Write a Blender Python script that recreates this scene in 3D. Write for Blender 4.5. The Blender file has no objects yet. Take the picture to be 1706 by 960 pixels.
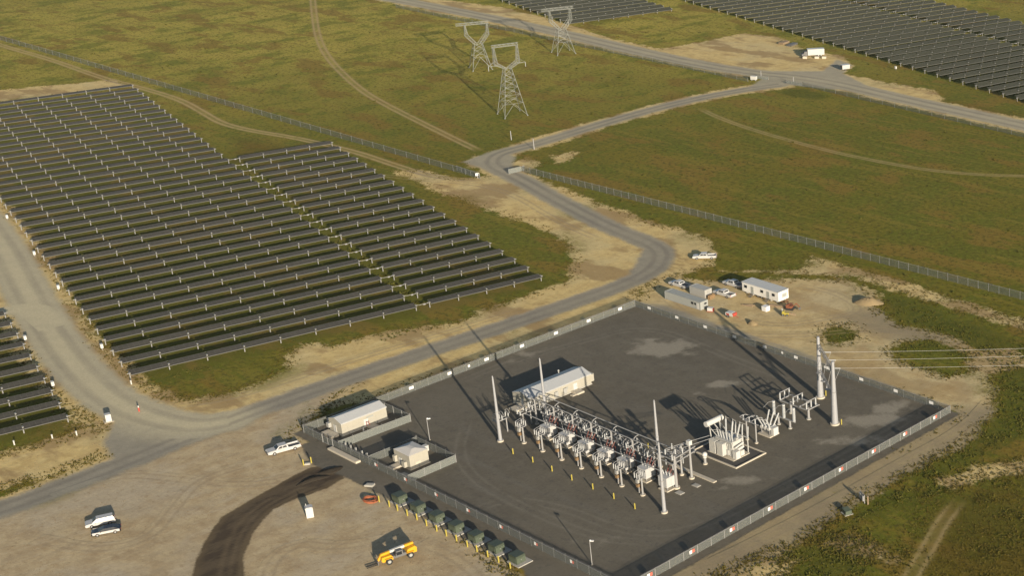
SKY_STRENGTH, SUN_STRENGTH, EXPOSURE, HAZE = 0.055, 4.0, 1.22, 0.000025
import bpy, math, random
import numpy as np
from mathutils import Vector, Matrix

random.seed(7)
rng = np.random.default_rng(11)
sc = bpy.context.scene
COL = sc.collection

# ---------------------------------------------------------------- camera model
F, PX, PY = 2560.38, 1632.55, 495.92
PITCH, YAW = 0.3746, -0.6533
HC = 133.65
cp, sp, cy, sy = math.cos(PITCH), math.sin(PITCH), math.cos(YAW), math.sin(YAW)
RIGHT = np.array([cy, -sy, 0.0])
FWD = np.array([sy * cp, cy * cp, -sp])
DOWN = np.cross(FWD, RIGHT)


def U(x, y, z=0.0):
    """site point seen at photo position x, y at height z (metres)"""
    d = RIGHT * (x - PX) / F + DOWN * (y - PY) / F + FWD
    t = (z - HC) / d[2]
    return Vector((t * d[0], t * d[1], z))


def J(p):
    q = np.array([p[0], p[1], p[2] - HC])
    w = q @ FWD
    return PX + F * (q @ RIGHT) / w, PY + F * (q @ DOWN) / w


def HT(b, ty):
    B = U(*b)
    lo, hi = 0.0, 60.0
    for _ in range(45):
        m = (lo + hi) / 2
        if J((B.x, B.y, m))[1] > ty:
            lo = m
        else:
            hi = m
    return m


cam = bpy.data.cameras.new("camera")
co = bpy.data.objects.new("camera", cam)
COL.objects.link(co)
m = Matrix(((RIGHT[0], -DOWN[0], -FWD[0]), (RIGHT[1], -DOWN[1], -FWD[1]), (RIGHT[2], -DOWN[2], -FWD[2])))
co.matrix_world = Matrix.Translation((0, 0, HC)) @ m.to_4x4()
cam.sensor_width = 36.0
cam.lens = 36.0 * F / 1706.0
cam.shift_x = (853.0 - PX) / 1706.0
cam.shift_y = (PY - 480.0) / 1706.0
cam.clip_start = 1.0
cam.clip_end = 30000.0
sc.camera = co

# ---------------------------------------------------------------- light
SUN_AZ = math.radians(159.3 - 180.0)     # direction towards the sun, from +x
SUN_EL = math.radians(12.8)
w = bpy.data.worlds.new("World")
sc.world = w
w.use_nodes = True
nt = w.node_tree
nt.nodes.clear()
sky = nt.nodes.new("ShaderNodeTexSky")
sky.sky_type = 'NISHITA'
sky.sun_disc = False
sky.sun_elevation = SUN_EL
sky.sun_rotation = math.pi / 2 - SUN_AZ
sky.altitude = 300.0
bg = nt.nodes.new("ShaderNodeBackground")
bg.inputs[1].default_value = SKY_STRENGTH
out = nt.nodes.new("ShaderNodeOutputWorld")
nt.links.new(sky.outputs[0], bg.inputs[0])
nt.links.new(bg.outputs[0], out.inputs[0])
sl = bpy.data.lights.new("sun", 'SUN')
sl.energy = SUN_STRENGTH
sl.angle = math.radians(0.6)
sl.color = (1.0, 0.87, 0.69)
so = bpy.data.objects.new("sun", sl)
COL.objects.link(so)
sd = Vector((math.cos(SUN_AZ) * math.cos(SUN_EL), math.sin(SUN_AZ) * math.cos(SUN_EL), math.sin(SUN_EL)))
so.rotation_euler = sd.to_track_quat('Z', 'Y').to_euler()
so.location = (0, 0, 300)
sc.view_settings.view_transform = 'Standard'
sc.view_settings.look = 'None'
sc.view_settings.exposure = EXPOSURE
sc.view_settings.gamma = 1.0
sc.view_settings.use_curve_mapping = False


# ---------------------------------------------------------------- mesh helper
class MB:
    """collects boxes, bars, tubes and sheets; build() links them as ONE mesh object"""

    def __init__(s):
        s.v, s.f, s.mi, s.sm = [], [], [], []

    def add(s, vs, fs, mi=0, smooth=False):
        o = len(s.v)
        s.v += [tuple(v) for v in vs]
        for f in fs:
            s.f.append([o + i for i in f])
            s.mi.append(mi)
            s.sm.append(smooth)

    def box(s, c, d, rz=0.0, mi=0, taper=1.0):
        hx, hy, hz = d[0] / 2, d[1] / 2, d[2] / 2
        ca, sa = math.cos(rz), math.sin(rz)
        vs = []
        for k in (-1, 1):
            t = taper if k > 0 else 1.0
            for i, j in ((-1, -1), (1, -1), (1, 1), (-1, 1)):
                x, y = i * hx * t, j * hy * t
                vs.append((c[0] + ca * x - sa * y, c[1] + sa * x + ca * y, c[2] + k * hz))
        s.add(vs, [(3, 2, 1, 0), (4, 5, 6, 7), (0, 1, 5, 4), (1, 2, 6, 5), (2, 3, 7, 6), (3, 0, 4, 7)], mi)
        return s

    def cyl(s, a, b, r0, r1=None, n=10, mi=0, cap=True, smooth=True):
        r1 = r0 if r1 is None else r1
        a, b = Vector(a), Vector(b)
        d = (b - a)
        q = d.to_track_quat('Z', 'Y')
        vs = []
        for p, r in ((a, r0), (b, r1)):
            for i in range(n):
                t = 2 * math.pi * i / n
                vs.append(p + q @ Vector((r * math.cos(t), r * math.sin(t), 0)))
        s.add(vs, [(i, (i + 1) % n, n + (i + 1) % n, n + i) for i in range(n)], mi, smooth)
        if cap:
            s.add(vs, [tuple(range(n - 1, -1, -1)), tuple(range(n, 2 * n))], mi)
        return s

    def bar(s, a, b, w, h=None, mi=0):
        h = w if h is None else h
        a, b = Vector(a), Vector(b)
        q = (b - a).to_track_quat('Z', 'Y')
        vs = []
        for p in (a, b):
            for i, j in ((-1, -1), (1, -1), (1, 1), (-1, 1)):
                vs.append(p + q @ Vector((i * w / 2, j * h / 2, 0)))
        s.add(vs, [(3, 2, 1, 0), (4, 5, 6, 7), (0, 1, 5, 4), (1, 2, 6, 5), (2, 3, 7, 6), (3, 0, 4, 7)], mi)
        return s

    def insul(s, a, b, r, n=8, mi=0, sheds=7):
        a, b = Vector(a), Vector(b)
        for i in range(sheds):
            p, q = a.lerp(b, i / sheds), a.lerp(b, (i + 0.62) / sheds)
            e = a.lerp(b, (i + 1) / sheds)
            s.cyl(p, q, r, r * .8, n, mi)
            s.cyl(q, e, r * .55, r * .55, n, mi, cap=False)
        return s

    def sphere(s, c, r, mi=0, n=10, m=6, sc=(1, 1, 1)):
        vs, fs = [], []
        for j in range(m + 1):
            ph = math.pi * j / m
            for i in range(n):
                t = 2 * math.pi * i / n
                vs.append((c[0] + r * sc[0] * math.sin(ph) * math.cos(t), c[1] + r * sc[1] * math.sin(ph) * math.sin(t), c[2] + r * sc[2] * math.cos(ph)))
        for j in range(m):
            for i in range(n):
                fs.append((j * n + i, (j + 1) * n + i, (j + 1) * n + (i + 1) % n, j * n + (i + 1) % n))
        s.add(vs, fs, mi, True)
        return s

    def extr(s, prof, y0, y1, mi=0):
        """side profile (x, z) counter-clockwise, swept from y0 to y1"""
        n = len(prof)
        vs = [(x, y0, z) for x, z in prof] + [(x, y1, z) for x, z in prof]
        s.add(vs, [tuple(range(n)), tuple(range(2 * n - 1, n - 1, -1))] + [((i + 1) % n, i, n + i, n + (i + 1) % n) for i in range(n)], mi)
        return s

    def mesh(s, name, mats):
        me = bpy.data.meshes.new(name)
        me.from_pydata(s.v, [], s.f)
        for x in (mats if isinstance(mats, (list, tuple)) else [mats]):
            me.materials.append(x)
        me.polygons.foreach_set("material_index", s.mi)
        me.polygons.foreach_set("use_smooth", s.sm)
        me.update()
        return me

    def build(s, name, mats, parent=None, loc=(0, 0, 0), rz=0.0):
        o = bpy.data.objects.new(name, s.mesh(name, mats))
        COL.objects.link(o)
        if parent:
            o.parent = parent
        o.location = loc
        o.rotation_euler = (0, 0, rz)
        return o


def tag(o, label, cat, group=None):
    o["label"], o["category"] = label, cat
    if group:
        o["group"] = group
    return o


def thing(name, label, cat, loc=(0, 0, 0), rz=0.0, group=None):
    o = bpy.data.objects.new(name, None)
    COL.objects.link(o)
    o.empty_display_size = 0.5
    o.location = loc
    o.rotation_euler = (0, 0, rz)
    return tag(o, label, cat, group)


KIDS = {}


def copy_tree(o, parent=None):
    c = o.copy()
    COL.objects.link(c)
    if parent:
        c.parent = parent
    for ch in list(o.children):
        copy_tree(ch, c)
    return c


def dup(o, loc, rz, label):
    c = copy_tree(o)
    c.location = loc
    c.rotation_euler = (0, 0, rz)
    c["label"] = label
    return c


ONES = "first second third fourth fifth sixth seventh eighth ninth tenth eleventh twelfth thirteenth fourteenth fifteenth sixteenth seventeenth eighteenth nineteenth".split()
TENS = {20: "twent", 30: "thirt", 40: "fort", 50: "fift"}


def nth(i):
    """ordinal word, counting from 0"""
    n = i + 1
    if n < 20:
        return ONES[n - 1]
    t = n // 10 * 10
    return TENS[t] + "ieth" if n == t else TENS[t] + "y-" + ONES[n - t - 1]


# ---------------------------------------------------------------- materials
def nodes(name):
    mt = bpy.data.materials.new(name)
    mt.use_nodes = True
    t = mt.node_tree
    return mt, t, t.nodes["Principled BSDF"]


def N(t, typ, **kw):
    n = t.nodes.new(typ)
    for k, v in kw.items():
        setattr(n, k, v)
    return n


def math_n(t, op, a, b=None, c=None, clamp=False):
    n = N(t, "ShaderNodeMath", operation=op, use_clamp=clamp)
    for i, x in enumerate((a, b, c)):
        if x is None:
            continue
        if isinstance(x, (int, float)):
            n.inputs[i].default_value = x
        else:
            t.links.new(x, n.inputs[i])
    return n.outputs[0]


def mix_n(t, f, a, b):
    n = N(t, "ShaderNodeMix", data_type='RGBA')
    for i, x in ((0, f), (6, a), (7, b)):
        if isinstance(x, (int, float)):
            n.inputs[i].default_value = x
        elif isinstance(x, tuple):
            n.inputs[i].default_value = (*x, 1)
        else:
            t.links.new(x, n.inputs[i])
    return n.outputs[2]


def noise_g(t, vec, scale, detail=4, rough=.55, gain=2.0):
    """noise with its contrast stretched about the middle"""
    return math_n(t, 'MULTIPLY_ADD', noise_n(t, vec, scale, detail, rough), gain, .5 - .5 * gain, clamp=True)


def noise_n(t, vec, scale, detail=4, rough=.55):
    n = N(t, "ShaderNodeTexNoise")
    n.inputs["Scale"].default_value = scale
    n.inputs["Detail"].default_value = detail
    n.inputs["Roughness"].default_value = rough
    if vec is not None:
        t.links.new(vec, n.inputs["Vector"])
    return n.outputs["Fac"]


def smooth_n(t, x, lo, hi, a=0.0, b=1.0):
    n = N(t, "ShaderNodeMapRange", interpolation_type='SMOOTHSTEP')
    t.links.new(x, n.inputs[0])
    for i, v in ((1, lo), (2, hi), (3, a), (4, b)):
        n.inputs[i].default_value = v
    return n.outputs[0]


def mat(name, col, rough=.6, metal=0.0, var=.12, scale=1.5, dirt=None, spec=.4):
    """painted / metal / plastic surface with procedural grime"""
    mt, t, b = nodes(name)
    tc = N(t, "ShaderNodeTexCoord")
    n1 = noise_n(t, tc.outputs["Object"], scale, 5)
    v = math_n(t, 'MULTIPLY_ADD', n1, 2 * var, 1 - var)
    c = mix_n(t, 1.0, col, col)
    mx = N(t, "ShaderNodeMix", data_type='RGBA', blend_type='MULTIPLY')
    mx.inputs[0].default_value = 1
    mx.inputs[6].default_value = (*col, 1)
    t.links.new(v, mx.inputs[7])
    cc = mx.outputs[2]
    if dirt:
        n2 = noise_n(t, tc.outputs["Object"], scale * .6, 6, .65)
        cc = mix_n(t, smooth_n(t, n2, .5, .75, 0, .55), cc, dirt)
    t.links.new(cc, b.inputs["Base Color"])
    b.inputs["Roughness"].default_value = rough
    b.inputs["Metallic"].default_value = metal
    b.inputs["Specular IOR Level"].default_value = spec
    return mt


M = dict(
    galv=mat("galvanised_steel", (.20, .20, .20), .6, .1, .1),
    pile=mat("tracker_pile_steel", (.17, .17, .165), .6, 0, .1),
    galv_w=mat("pale_galvanised_steel", (.22, .22, .218), .6, 0, .1),
    mast=mat("mast_steel", (.26, .265, .275), .5, .1, .08),
    tower=mat("weathered_lattice_steel", (.17, .18, .165), .65, 0, .1),
    trailer=mat("trailer_cladding", (.56, .55, .52), .5, 0, .05, .6, (.46, .42, .34)),
    white=mat("white_paint", (.42, .42, .40), .4, 0, .05, 1.0, (.40, .37, .31)),
    carwhite=mat("white_car_paint", (.37, .37, .365), .3, 0, .03, 1.0, (.30, .27, .21)),
    carblack=mat("black_car_paint", (.012, .013, .015), .2, 0, .05),
    glass=mat("dark_glass", (.015, .018, .022), .22, 0, .05, spec=.25),
    tyre=mat("tyre_rubber", (.02, .02, .02), .85, 0, .2),
    rim=mat("wheel_rim", (.35, .35, .35), .4, .5, .1),
    cream=mat("cream_metal_wall", (.30, .285, .24), .6, 0, .05, .7, (.28, .26, .2)),
    roofm=mat("pale_metal_roof", (.40, .41, .41), .5, .1, .05, .5),
    roofb=mat("beige_flat_roof", (.47, .45, .42), .7, 0, .07, .6),
    conc=mat("concrete", (.40, .36, .29), .9, 0, .12, .9),
    concg=mat("grey_concrete", (.30, .29, .26), .9, 0, .12, .9),
    stone=mat("dark_containment_stone", (.055, .053, .05), .95, 0, .25, 3),
    yellow=mat("safety_yellow_paint", (.30, .25, .045), .5, 0, .08),
    telyel=mat("machine_yellow_paint", (.50, .26, .012), .4, 0, .06, 1, (.4, .24, .06)),
    green=mat("utility_green_paint", (.040, .052, .034), .5, 0, .1),
    green2=mat("faded_green_paint", (.062, .078, .054), .55, 0, .1),
    grey=mat("grey_container_paint", (.25, .26, .245), .55, 0, .08, .6),
    greyd=mat("dark_grey_paint", (.10, .10, .10), .6, 0, .1),
    black=mat("black_rubber", (.015, .015, .015), .8, 0, .1),
    red=mat("red_paint", (.32, .05, .035), .5, 0, .1),
    signred=mat("sign_red", (.42, .11, .08), .5, 0, .05),
    signwhite=mat("sign_white", (.60, .60, .59), .5, 0, .03),
    orange=mat("orange_plastic_pipe", (.30, .095, .042), .55, 0, .15),
    trafo=mat("pale_transformer_paint", (.36, .36, .34), .45, 0, .06),
    brown=mat("brown_porcelain", (.10, .035, .028), .3, 0, .1),
    rust=mat("brown_wooden_tray", (.17, .11, .055), .8, 0, .2),
    porc=mat("grey_porcelain", (.30, .31, .31), .35, 0, .05),
    tank=mat("grey_tank_paint", (.28, .28, .265), .45, 0, .06),
    framed=mat("dull_frame_metal", (.085, .085, .078), .6, 0, .06),
    frame=mat("tracker_frame_metal", (.080, .080, .072), .6, 0, .06),
    alu=mat("aluminium_pipe", (.26, .26, .26), .5, .1, .05),
    wire=mat("bright_conductor", (.42, .42, .40), .5, .1, .03),
    wood=mat("weathered_timber", (.22, .16, .10), .9, 0, .25, 2),
    lamp=mat("lamp_housing", (.55, .55, .54), .4, .1, .05),
)


def fence_mat(name, col, fac):
    """woven wire seen from far off: threads too fine to draw, so part of the light passes"""
    mt, t, b = nodes(name)
    tc = N(t, "ShaderNodeTexCoord")
    n = noise_n(t, tc.outputs["Object"], .5, 3)
    b.inputs["Base Color"].default_value = (*col, 1)
    b.inputs["Roughness"].default_value = .6
    b.inputs["Metallic"].default_value = .1
    tr = N(t, "ShaderNodeBsdfTransparent")
    mx = N(t, "ShaderNodeMixShader")
    t.links.new(math_n(t, 'MULTIPLY_ADD', n, .12, fac - .06), mx.inputs[0])
    t.links.new(tr.outputs[0], mx.inputs[1])
    t.links.new(b.outputs[0], mx.inputs[2])
    t.links.new(mx.outputs[0], t.nodes["Material Output"].inputs[0])
    return mt


M["mesh"] = fence_mat("chain_link_wire", (.145, .155, .145), .42)
M["mesh_thin"] = fence_mat("thin_field_fence_wire", (.13, .145, .125), .24)
M["slats"] = fence_mat("slatted_chain_link", (.19, .205, .19), .55)


def panel_mat():
    mt, t, b = nodes("solar_glass")
    tc = N(t, "ShaderNodeTexCoord")
    br = N(t, "ShaderNodeTexBrick")
    br.offset = 0
    br.inputs["Scale"].default_value = 1.0
    br.inputs["Brick Width"].default_value = 1.05
    br.inputs["Row Height"].default_value = 1.31
    br.inputs["Mortar Size"].default_value = .03
    br.inputs["Color1"].default_value = (.043, .042, .036, 1)
    br.inputs["Color2"].default_value = (.052, .050, .043, 1)
    br.inputs["Mortar"].default_value = (.085, .082, .074, 1)
    t.links.new(tc.outputs["Object"], br.inputs["Vector"])
    n = noise_n(t, tc.outputs["Object"], .25, 4)
    dust = mix_n(t, math_n(t, 'MULTIPLY', n, .35), br.outputs[0], (.075, .068, .056))
    t.links.new(dust, b.inputs["Base Color"])
    b.inputs["Roughness"].default_value = .55
    b.inputs["Specular IOR Level"].default_value = .1
    return mt


M["panel"] = panel_mat()
M["panel_far"] = mat("dull_solar_glass", (.045, .047, .034), .55, 0, .12, .15, None, .1)
# ---------------------------------------------------------------- the lie of the land, as fields
def W(pts):
    return np.array([U(*p)[:2] for p in pts])


def d_line(P, L):
    d = np.full(len(P), 1e9)
    for a, b in zip(L[:-1], L[1:]):
        ab = b - a
        t = np.clip(((P - a) @ ab) / max(ab @ ab, 1e-9), 0, 1)
        d = np.minimum(d, np.hypot(*(P - a - t[:, None] * ab).T))
    return d


def d_poly(P, L):
    d = d_line(P, np.vstack([L, L[:1]]))
    ins = np.zeros(len(P), bool)
    n = len(L)
    for i in range(n):
        (x0, y0), (x1, y1) = L[i], L[(i + 1) % n]
        c = ((y0 > P[:, 1]) != (y1 > P[:, 1]))
        with np.errstate(divide='ignore', invalid='ignore'):
            xi = (x1 - x0) * (P[:, 1] - y0) / (y1 - y0) + x0
        ins ^= c & (P[:, 0] < xi)
    return np.where(ins, -d, d)


def chaikin(L, n=2):
    for _ in range(n):
        Q = [L[0]]
        for a, b in zip(L[:-1], L[1:]):
            Q += [a * .75 + b * .25, a * .25 + b * .75]
        Q.append(L[-1])
        L = np.array(Q)
    return L


FN = (-267.07, 216.17)          # north corner of the substation fence
FE = (-172.98, 216.17)
FS = (-172.98, 133.11)
FW = (-267.07, 133.11)

ROADS = {  # name: (centre line in photo positions, half width m)
    'access_road': ([(-60, 868), (0, 850), (100, 814), (200, 774), (300, 734), (400, 694), (500, 658), (600, 624), (700, 590), (800, 557), (900, 523), (1000, 489), (1050, 470),
                     (1085, 452), (1103, 432), (1098, 414), (1070, 400), (1020, 381), (965, 353), (915, 326), (870, 300), (838, 285), (818, 273), (824, 260), (850, 250), (890, 241), (950, 222), (1050, 192), (1150, 166), (1240, 149), (1300, 141)], 3.7),
    'perimeter_road': ([(600, -14), (640, -5), (700, 6), (850, 36), (950, 58), (1050, 82), (1150, 104), (1250, 121), (1330, 128), (1400, 140), (1500, 164), (1600, 186), (1706, 209), (1800, 232)], 5.2),
    'gravel_road': ([(-60, 330), (0, 400), (40, 476), (80, 550), (130, 618), (190, 672), (260, 700), (330, 712), (380, 702)], 5.2),
    'yard_road': ([(-60, 528), (0, 518), (60, 515), (95, 545)], 3.0),
}
ROADW = {k: (chaikin(W(v[0]), 3), v[1]) for k, v in ROADS.items()}

TRACKS = {
    'field_track': ([(520, -12), (524, 30), (530, 65), (548, 100), (600, 150), (650, 178), (700, 203), (750, 228), (800, 252)], 1.0),
    'meadow_track': ([(1165, 180), (1195, 195), (1250, 215), (1330, 238), (1400, 256), (1480, 272), (1550, 284), (1640, 292), (1760, 294)], .75),
    'fence_track': ([(-40, 60), (0, 75), (90, 100), (170, 130), (225, 143), (300, 165), (340, 188), (370, 206), (420, 218), (480, 227), (540, 240), (600, 255), (660, 276), (730, 297), (800, 300)], 1.0),
    'rutted_track': ([(1500, 990), (1540, 925), (1570, 870), (1600, 832)], 1.1),
}
TRACKW = {k: (chaikin(W(v[0]), 3), v[1]) for k, v in TRACKS.items()}

DIRT = [W(p) for p in [
    # verge between the near solar field and the access road
    [(222, 640), (260, 655), (330, 665), (400, 648), (460, 620), (480, 590), (500, 572), (560, 575), (640, 552), (700, 545), (760, 538), (800, 517), (880, 490), (940, 470), (952, 438), (935, 402), (885, 372),
     (800, 347), (735, 322), (655, 285), (700, 282), (770, 300), (812, 292), (775, 272), (790, 255), (850, 285), (1000, 375), (1105, 420), (1080, 465), (960, 510), (400, 710), (250, 710)],
    # lay-down area in front
    [(-200, 880), (0, 848), (200, 770), (400, 690), (520, 655), (590, 640), (500, 722), (545, 760), (640, 812), (760, 880), (880, 960), (1000, 1060), (-400, 1250)],
    # strip between road and substation
    [(490, 690), (600, 628), (800, 560), (1000, 492), (1060, 470), (1062, 512), (640, 660)],
    # yard by the office trailer
    [(1055, 512), (1080, 470), (1110, 425), (1085, 400), (1000, 366), (930, 330), (985, 338), (1060, 365), (1140, 382), (1190, 398), (1196, 420), (1190, 442), (1130, 460), (1180, 468), (1260, 466), (1350, 464), (1415, 466), (1470, 494), (1462, 515), (1500, 540), (1580, 558), (1620, 585),
     (1665, 640), (1660, 690), (1600, 745), (1520, 788), (1440, 830), (1400, 862), (1340, 905), (1225, 950), (1100, 1010), (1000, 1050), (1050, 980), (1590, 690)],
    # track strip below the long fence
    [(1195, 452), (1330, 448), (1350, 425), (1400, 440), (1500, 468), (1600, 500), (1740, 545), (1740, 560), (1600, 520), (1500, 487), (1420, 462), (1330, 458)],
    # gate apron by the second field
    [(840, 275), (880, 262), (905, 272), (880, 290), (960, 322), (1040, 352), (1100, 380), (1020, 378), (900, 318)],
    # turning area at the tanker truck
    [(1090, 85), (1150, 72), (1240, 55), (1300, 62), (1345, 85), (1400, 92), (1425, 110), (1405, 122), (1470, 135), (1560, 152), (1590, 190), (1400, 150), (1250, 125)],
    # far side verge of the perimeter road
    [(560, -30), (690, -8), (850, 14), (940, 38), (1010, 62), (1100, 82), (1100, 96), (900, 50), (700, 8)],
    # far left yard road
    [(-60, 158), (0, 150), (110, 140), (185, 132), (215, 143), (100, 158), (0, 172), (-60, 184)],
    # edges beside the left gravel road
    [(-60, 290), (0, 345), (60, 430), (130, 530), (205, 632), (235, 665), (330, 690), (200, 780), (130, 745), (190, 690), (118, 640), (60, 560), (20, 520), (-60, 520)],
    # bare soil round the corner of the lower left solar block
    [(-40, 768), (60, 742), (125, 722), (112, 690), (150, 690), (190, 720), (185, 760), (60, 800), (-40, 830)],
    # bare spoil at lower right
    [(1180, 960), (1235, 942), (1290, 925), (1330, 938), (1300, 970), (1200, 1010)],
    [(1370, 905), (1420, 885), (1470, 915), (1520, 925), (1500, 945), (1440, 935)],
    [(1560, 590), (1690, 580), (1720, 610), (1640, 625)],
    [(1560, 800), (1640, 775), (1740, 765), (1740, 785), (1640, 800), (1590, 815)],
    [(920, 258), (965, 252), (950, 268), (925, 274)],
]]
GRASS_ISLES = [W(p) for p in [
    [(1368, 556), (1385, 545), (1410, 543), (1430, 553), (1425, 566), (1400, 572), (1378, 567)],
    [(1482, 583), (1510, 572), (1555, 566), (1595, 578), (1616, 598), (1612, 618), (1575, 625), (1530, 612), (1500, 600)],
    [(760, 350), (850, 372), (920, 400), (938, 430), (920, 452), (850, 420)],
]]
LUSH = [W(p) for p in [
    [(1225, 958), (1340, 908), (1400, 865), (1450, 840), (1520, 810), (1600, 812), (1540, 840), (1480, 850), (1430, 880), (1340, 930), (1260, 965)],
    [(1480, 800), (1560, 765), (1640, 720), (1665, 680), (1650, 640), (1720, 560), (1760, 700), (1660, 745), (1560, 800)],
    [(1420, 466), (1480, 490), (1560, 510), (1660, 560), (1740, 580), (1720, 620), (1600, 575), (1520, 545), (1475, 520), (1468, 492)],
    [(1368, 556), (1385, 543), (1410, 541), (1432, 551), (1428, 566), (1400, 574), (1376, 568)],
    [(1482, 583), (1510, 570), (1555, 564), (1597, 576), (1618, 598), (1570, 590), (1530, 592)],
    [(1640, 580), (1740, 560), (1740, 690), (1660, 640)],
    [(1110, 470), (1150, 458), (1250, 452), (1350, 458), (1250, 464), (1160, 470)],
    [(215, 628), (300, 612), (380, 598), (400, 612), (300, 640), (240, 648)],
    [(560, 565), (700, 538), (820, 510), (900, 476), (945, 455), (930, 480), (820, 520), (640, 572)],
    [(860, 288), (905, 262), (960, 245), (1050, 220), (1060, 228), (960, 262), (900, 290)],
    [(1290, 150), (1340, 143), (1400, 158), (1380, 170), (1300, 165)],
    [(30, 730), (115, 700), (128, 720), (40, 745), (-20, 752), (-20, 740)],
    [(1300, 940), (1400, 890), (1470, 900), (1440, 960), (1330, 1000)],
]]
# dried-off ground that reads brown
BROWN = [W(p) for p in [
    [(1540, 840), (1706, 780), (1760, 960), (1480, 1040), (1520, 930)],
    [(380, 275), (385, 225), (500, 245), (470, 258)],
    [(490, 600), (640, 560), (700, 560), (560, 620)],
    [(1430, 165), (1706, 200), (1706, 190), (1500, 150)],
    [(490, 690), (600, 628), (800, 560), (1000, 492), (1060, 470), (1062, 512), (640, 660)],
]]
# meadow that has dried off at the far left, damp strip under the near trackers
DRYL = W([(-60, 60), (150, 40), (330, 50), (600, 40), (1000, 20), (1400, -40)])
ARR = [W([(213, 640), (700, 526), (912, 474), (556, 242), (386, 268), (222, 146), (-200, 206), (-60, 264)]), W([(118, 712), (14, 528), (-200, 560), (-200, 790)])]
# greyer, driven-over ground outside the fence and below the soil heap
YARD = W([(1060, 512), (1110, 466), (1250, 455), (1420, 460), (1475, 492), (1500, 545), (1640, 610), (1660, 690), (1590, 690)])
ASH = [W([(1588, 686), (1660, 680), (1640, 720), (1540, 790), (1420, 858), (1235, 945), (1060, 1010), (1010, 1010)]), W([(1465, 515), (1520, 545), (1600, 570), (1560, 572), (1480, 560), (1400, 530)])]
DUST = [(W([p])[0], r, s) for p, r, s in [((1100, 582), (9, 6), .85), ((1070, 570), (6, 4), .6), ((1205, 640), (5, 2.2), .7), ((1160, 655), (3, 2), .4), ((1450, 700), (9, 4), .75), ((1420, 735), (12, 3), .55), ((1480, 680), (6, 5), .6),
                                           ((1235, 800), (6, 2.2), .6), ((1190, 815), (5, 2), .35), ((880, 590), (6, 3), .45), ((840, 605), (6, 2.5), .4), ((930, 580), (4, 2), .4), ((1000, 900), (14, 4), .18), ((760, 720), (8, 6), .15), ((1330, 760), (14, 3), .25)]]
PADP = [np.array([(FW[0] - 1.4, FW[1] - 1.6), (FS[0] + 1.9, FS[1] - 1.6), (FE[0] + 1.9, FE[1] + 1.2), (FN[0] - 1.2, FN[1] + 1.2)]),
        W([(500, 742), (560, 722), (640, 790), (800, 870), (920, 930), (1040, 985), (1030, 1030), (900, 1000), (870, 948), (760, 892), (640, 828), (575, 795), (520, 775)])]
DARKP = [W([(578, 784), (560, 777), (520, 778), (480, 798), (420, 832), (370, 862), (345, 895), (325, 935), (316, 975), (312, 1040), (420, 1040), (410, 975), (406, 930), (425, 885), (455, 850), (500, 830), (545, 815), (572, 798)])]
DARKBACK = W([(400, 1040), (382, 975), (385, 920), (400, 880), (430, 850)])


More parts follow.
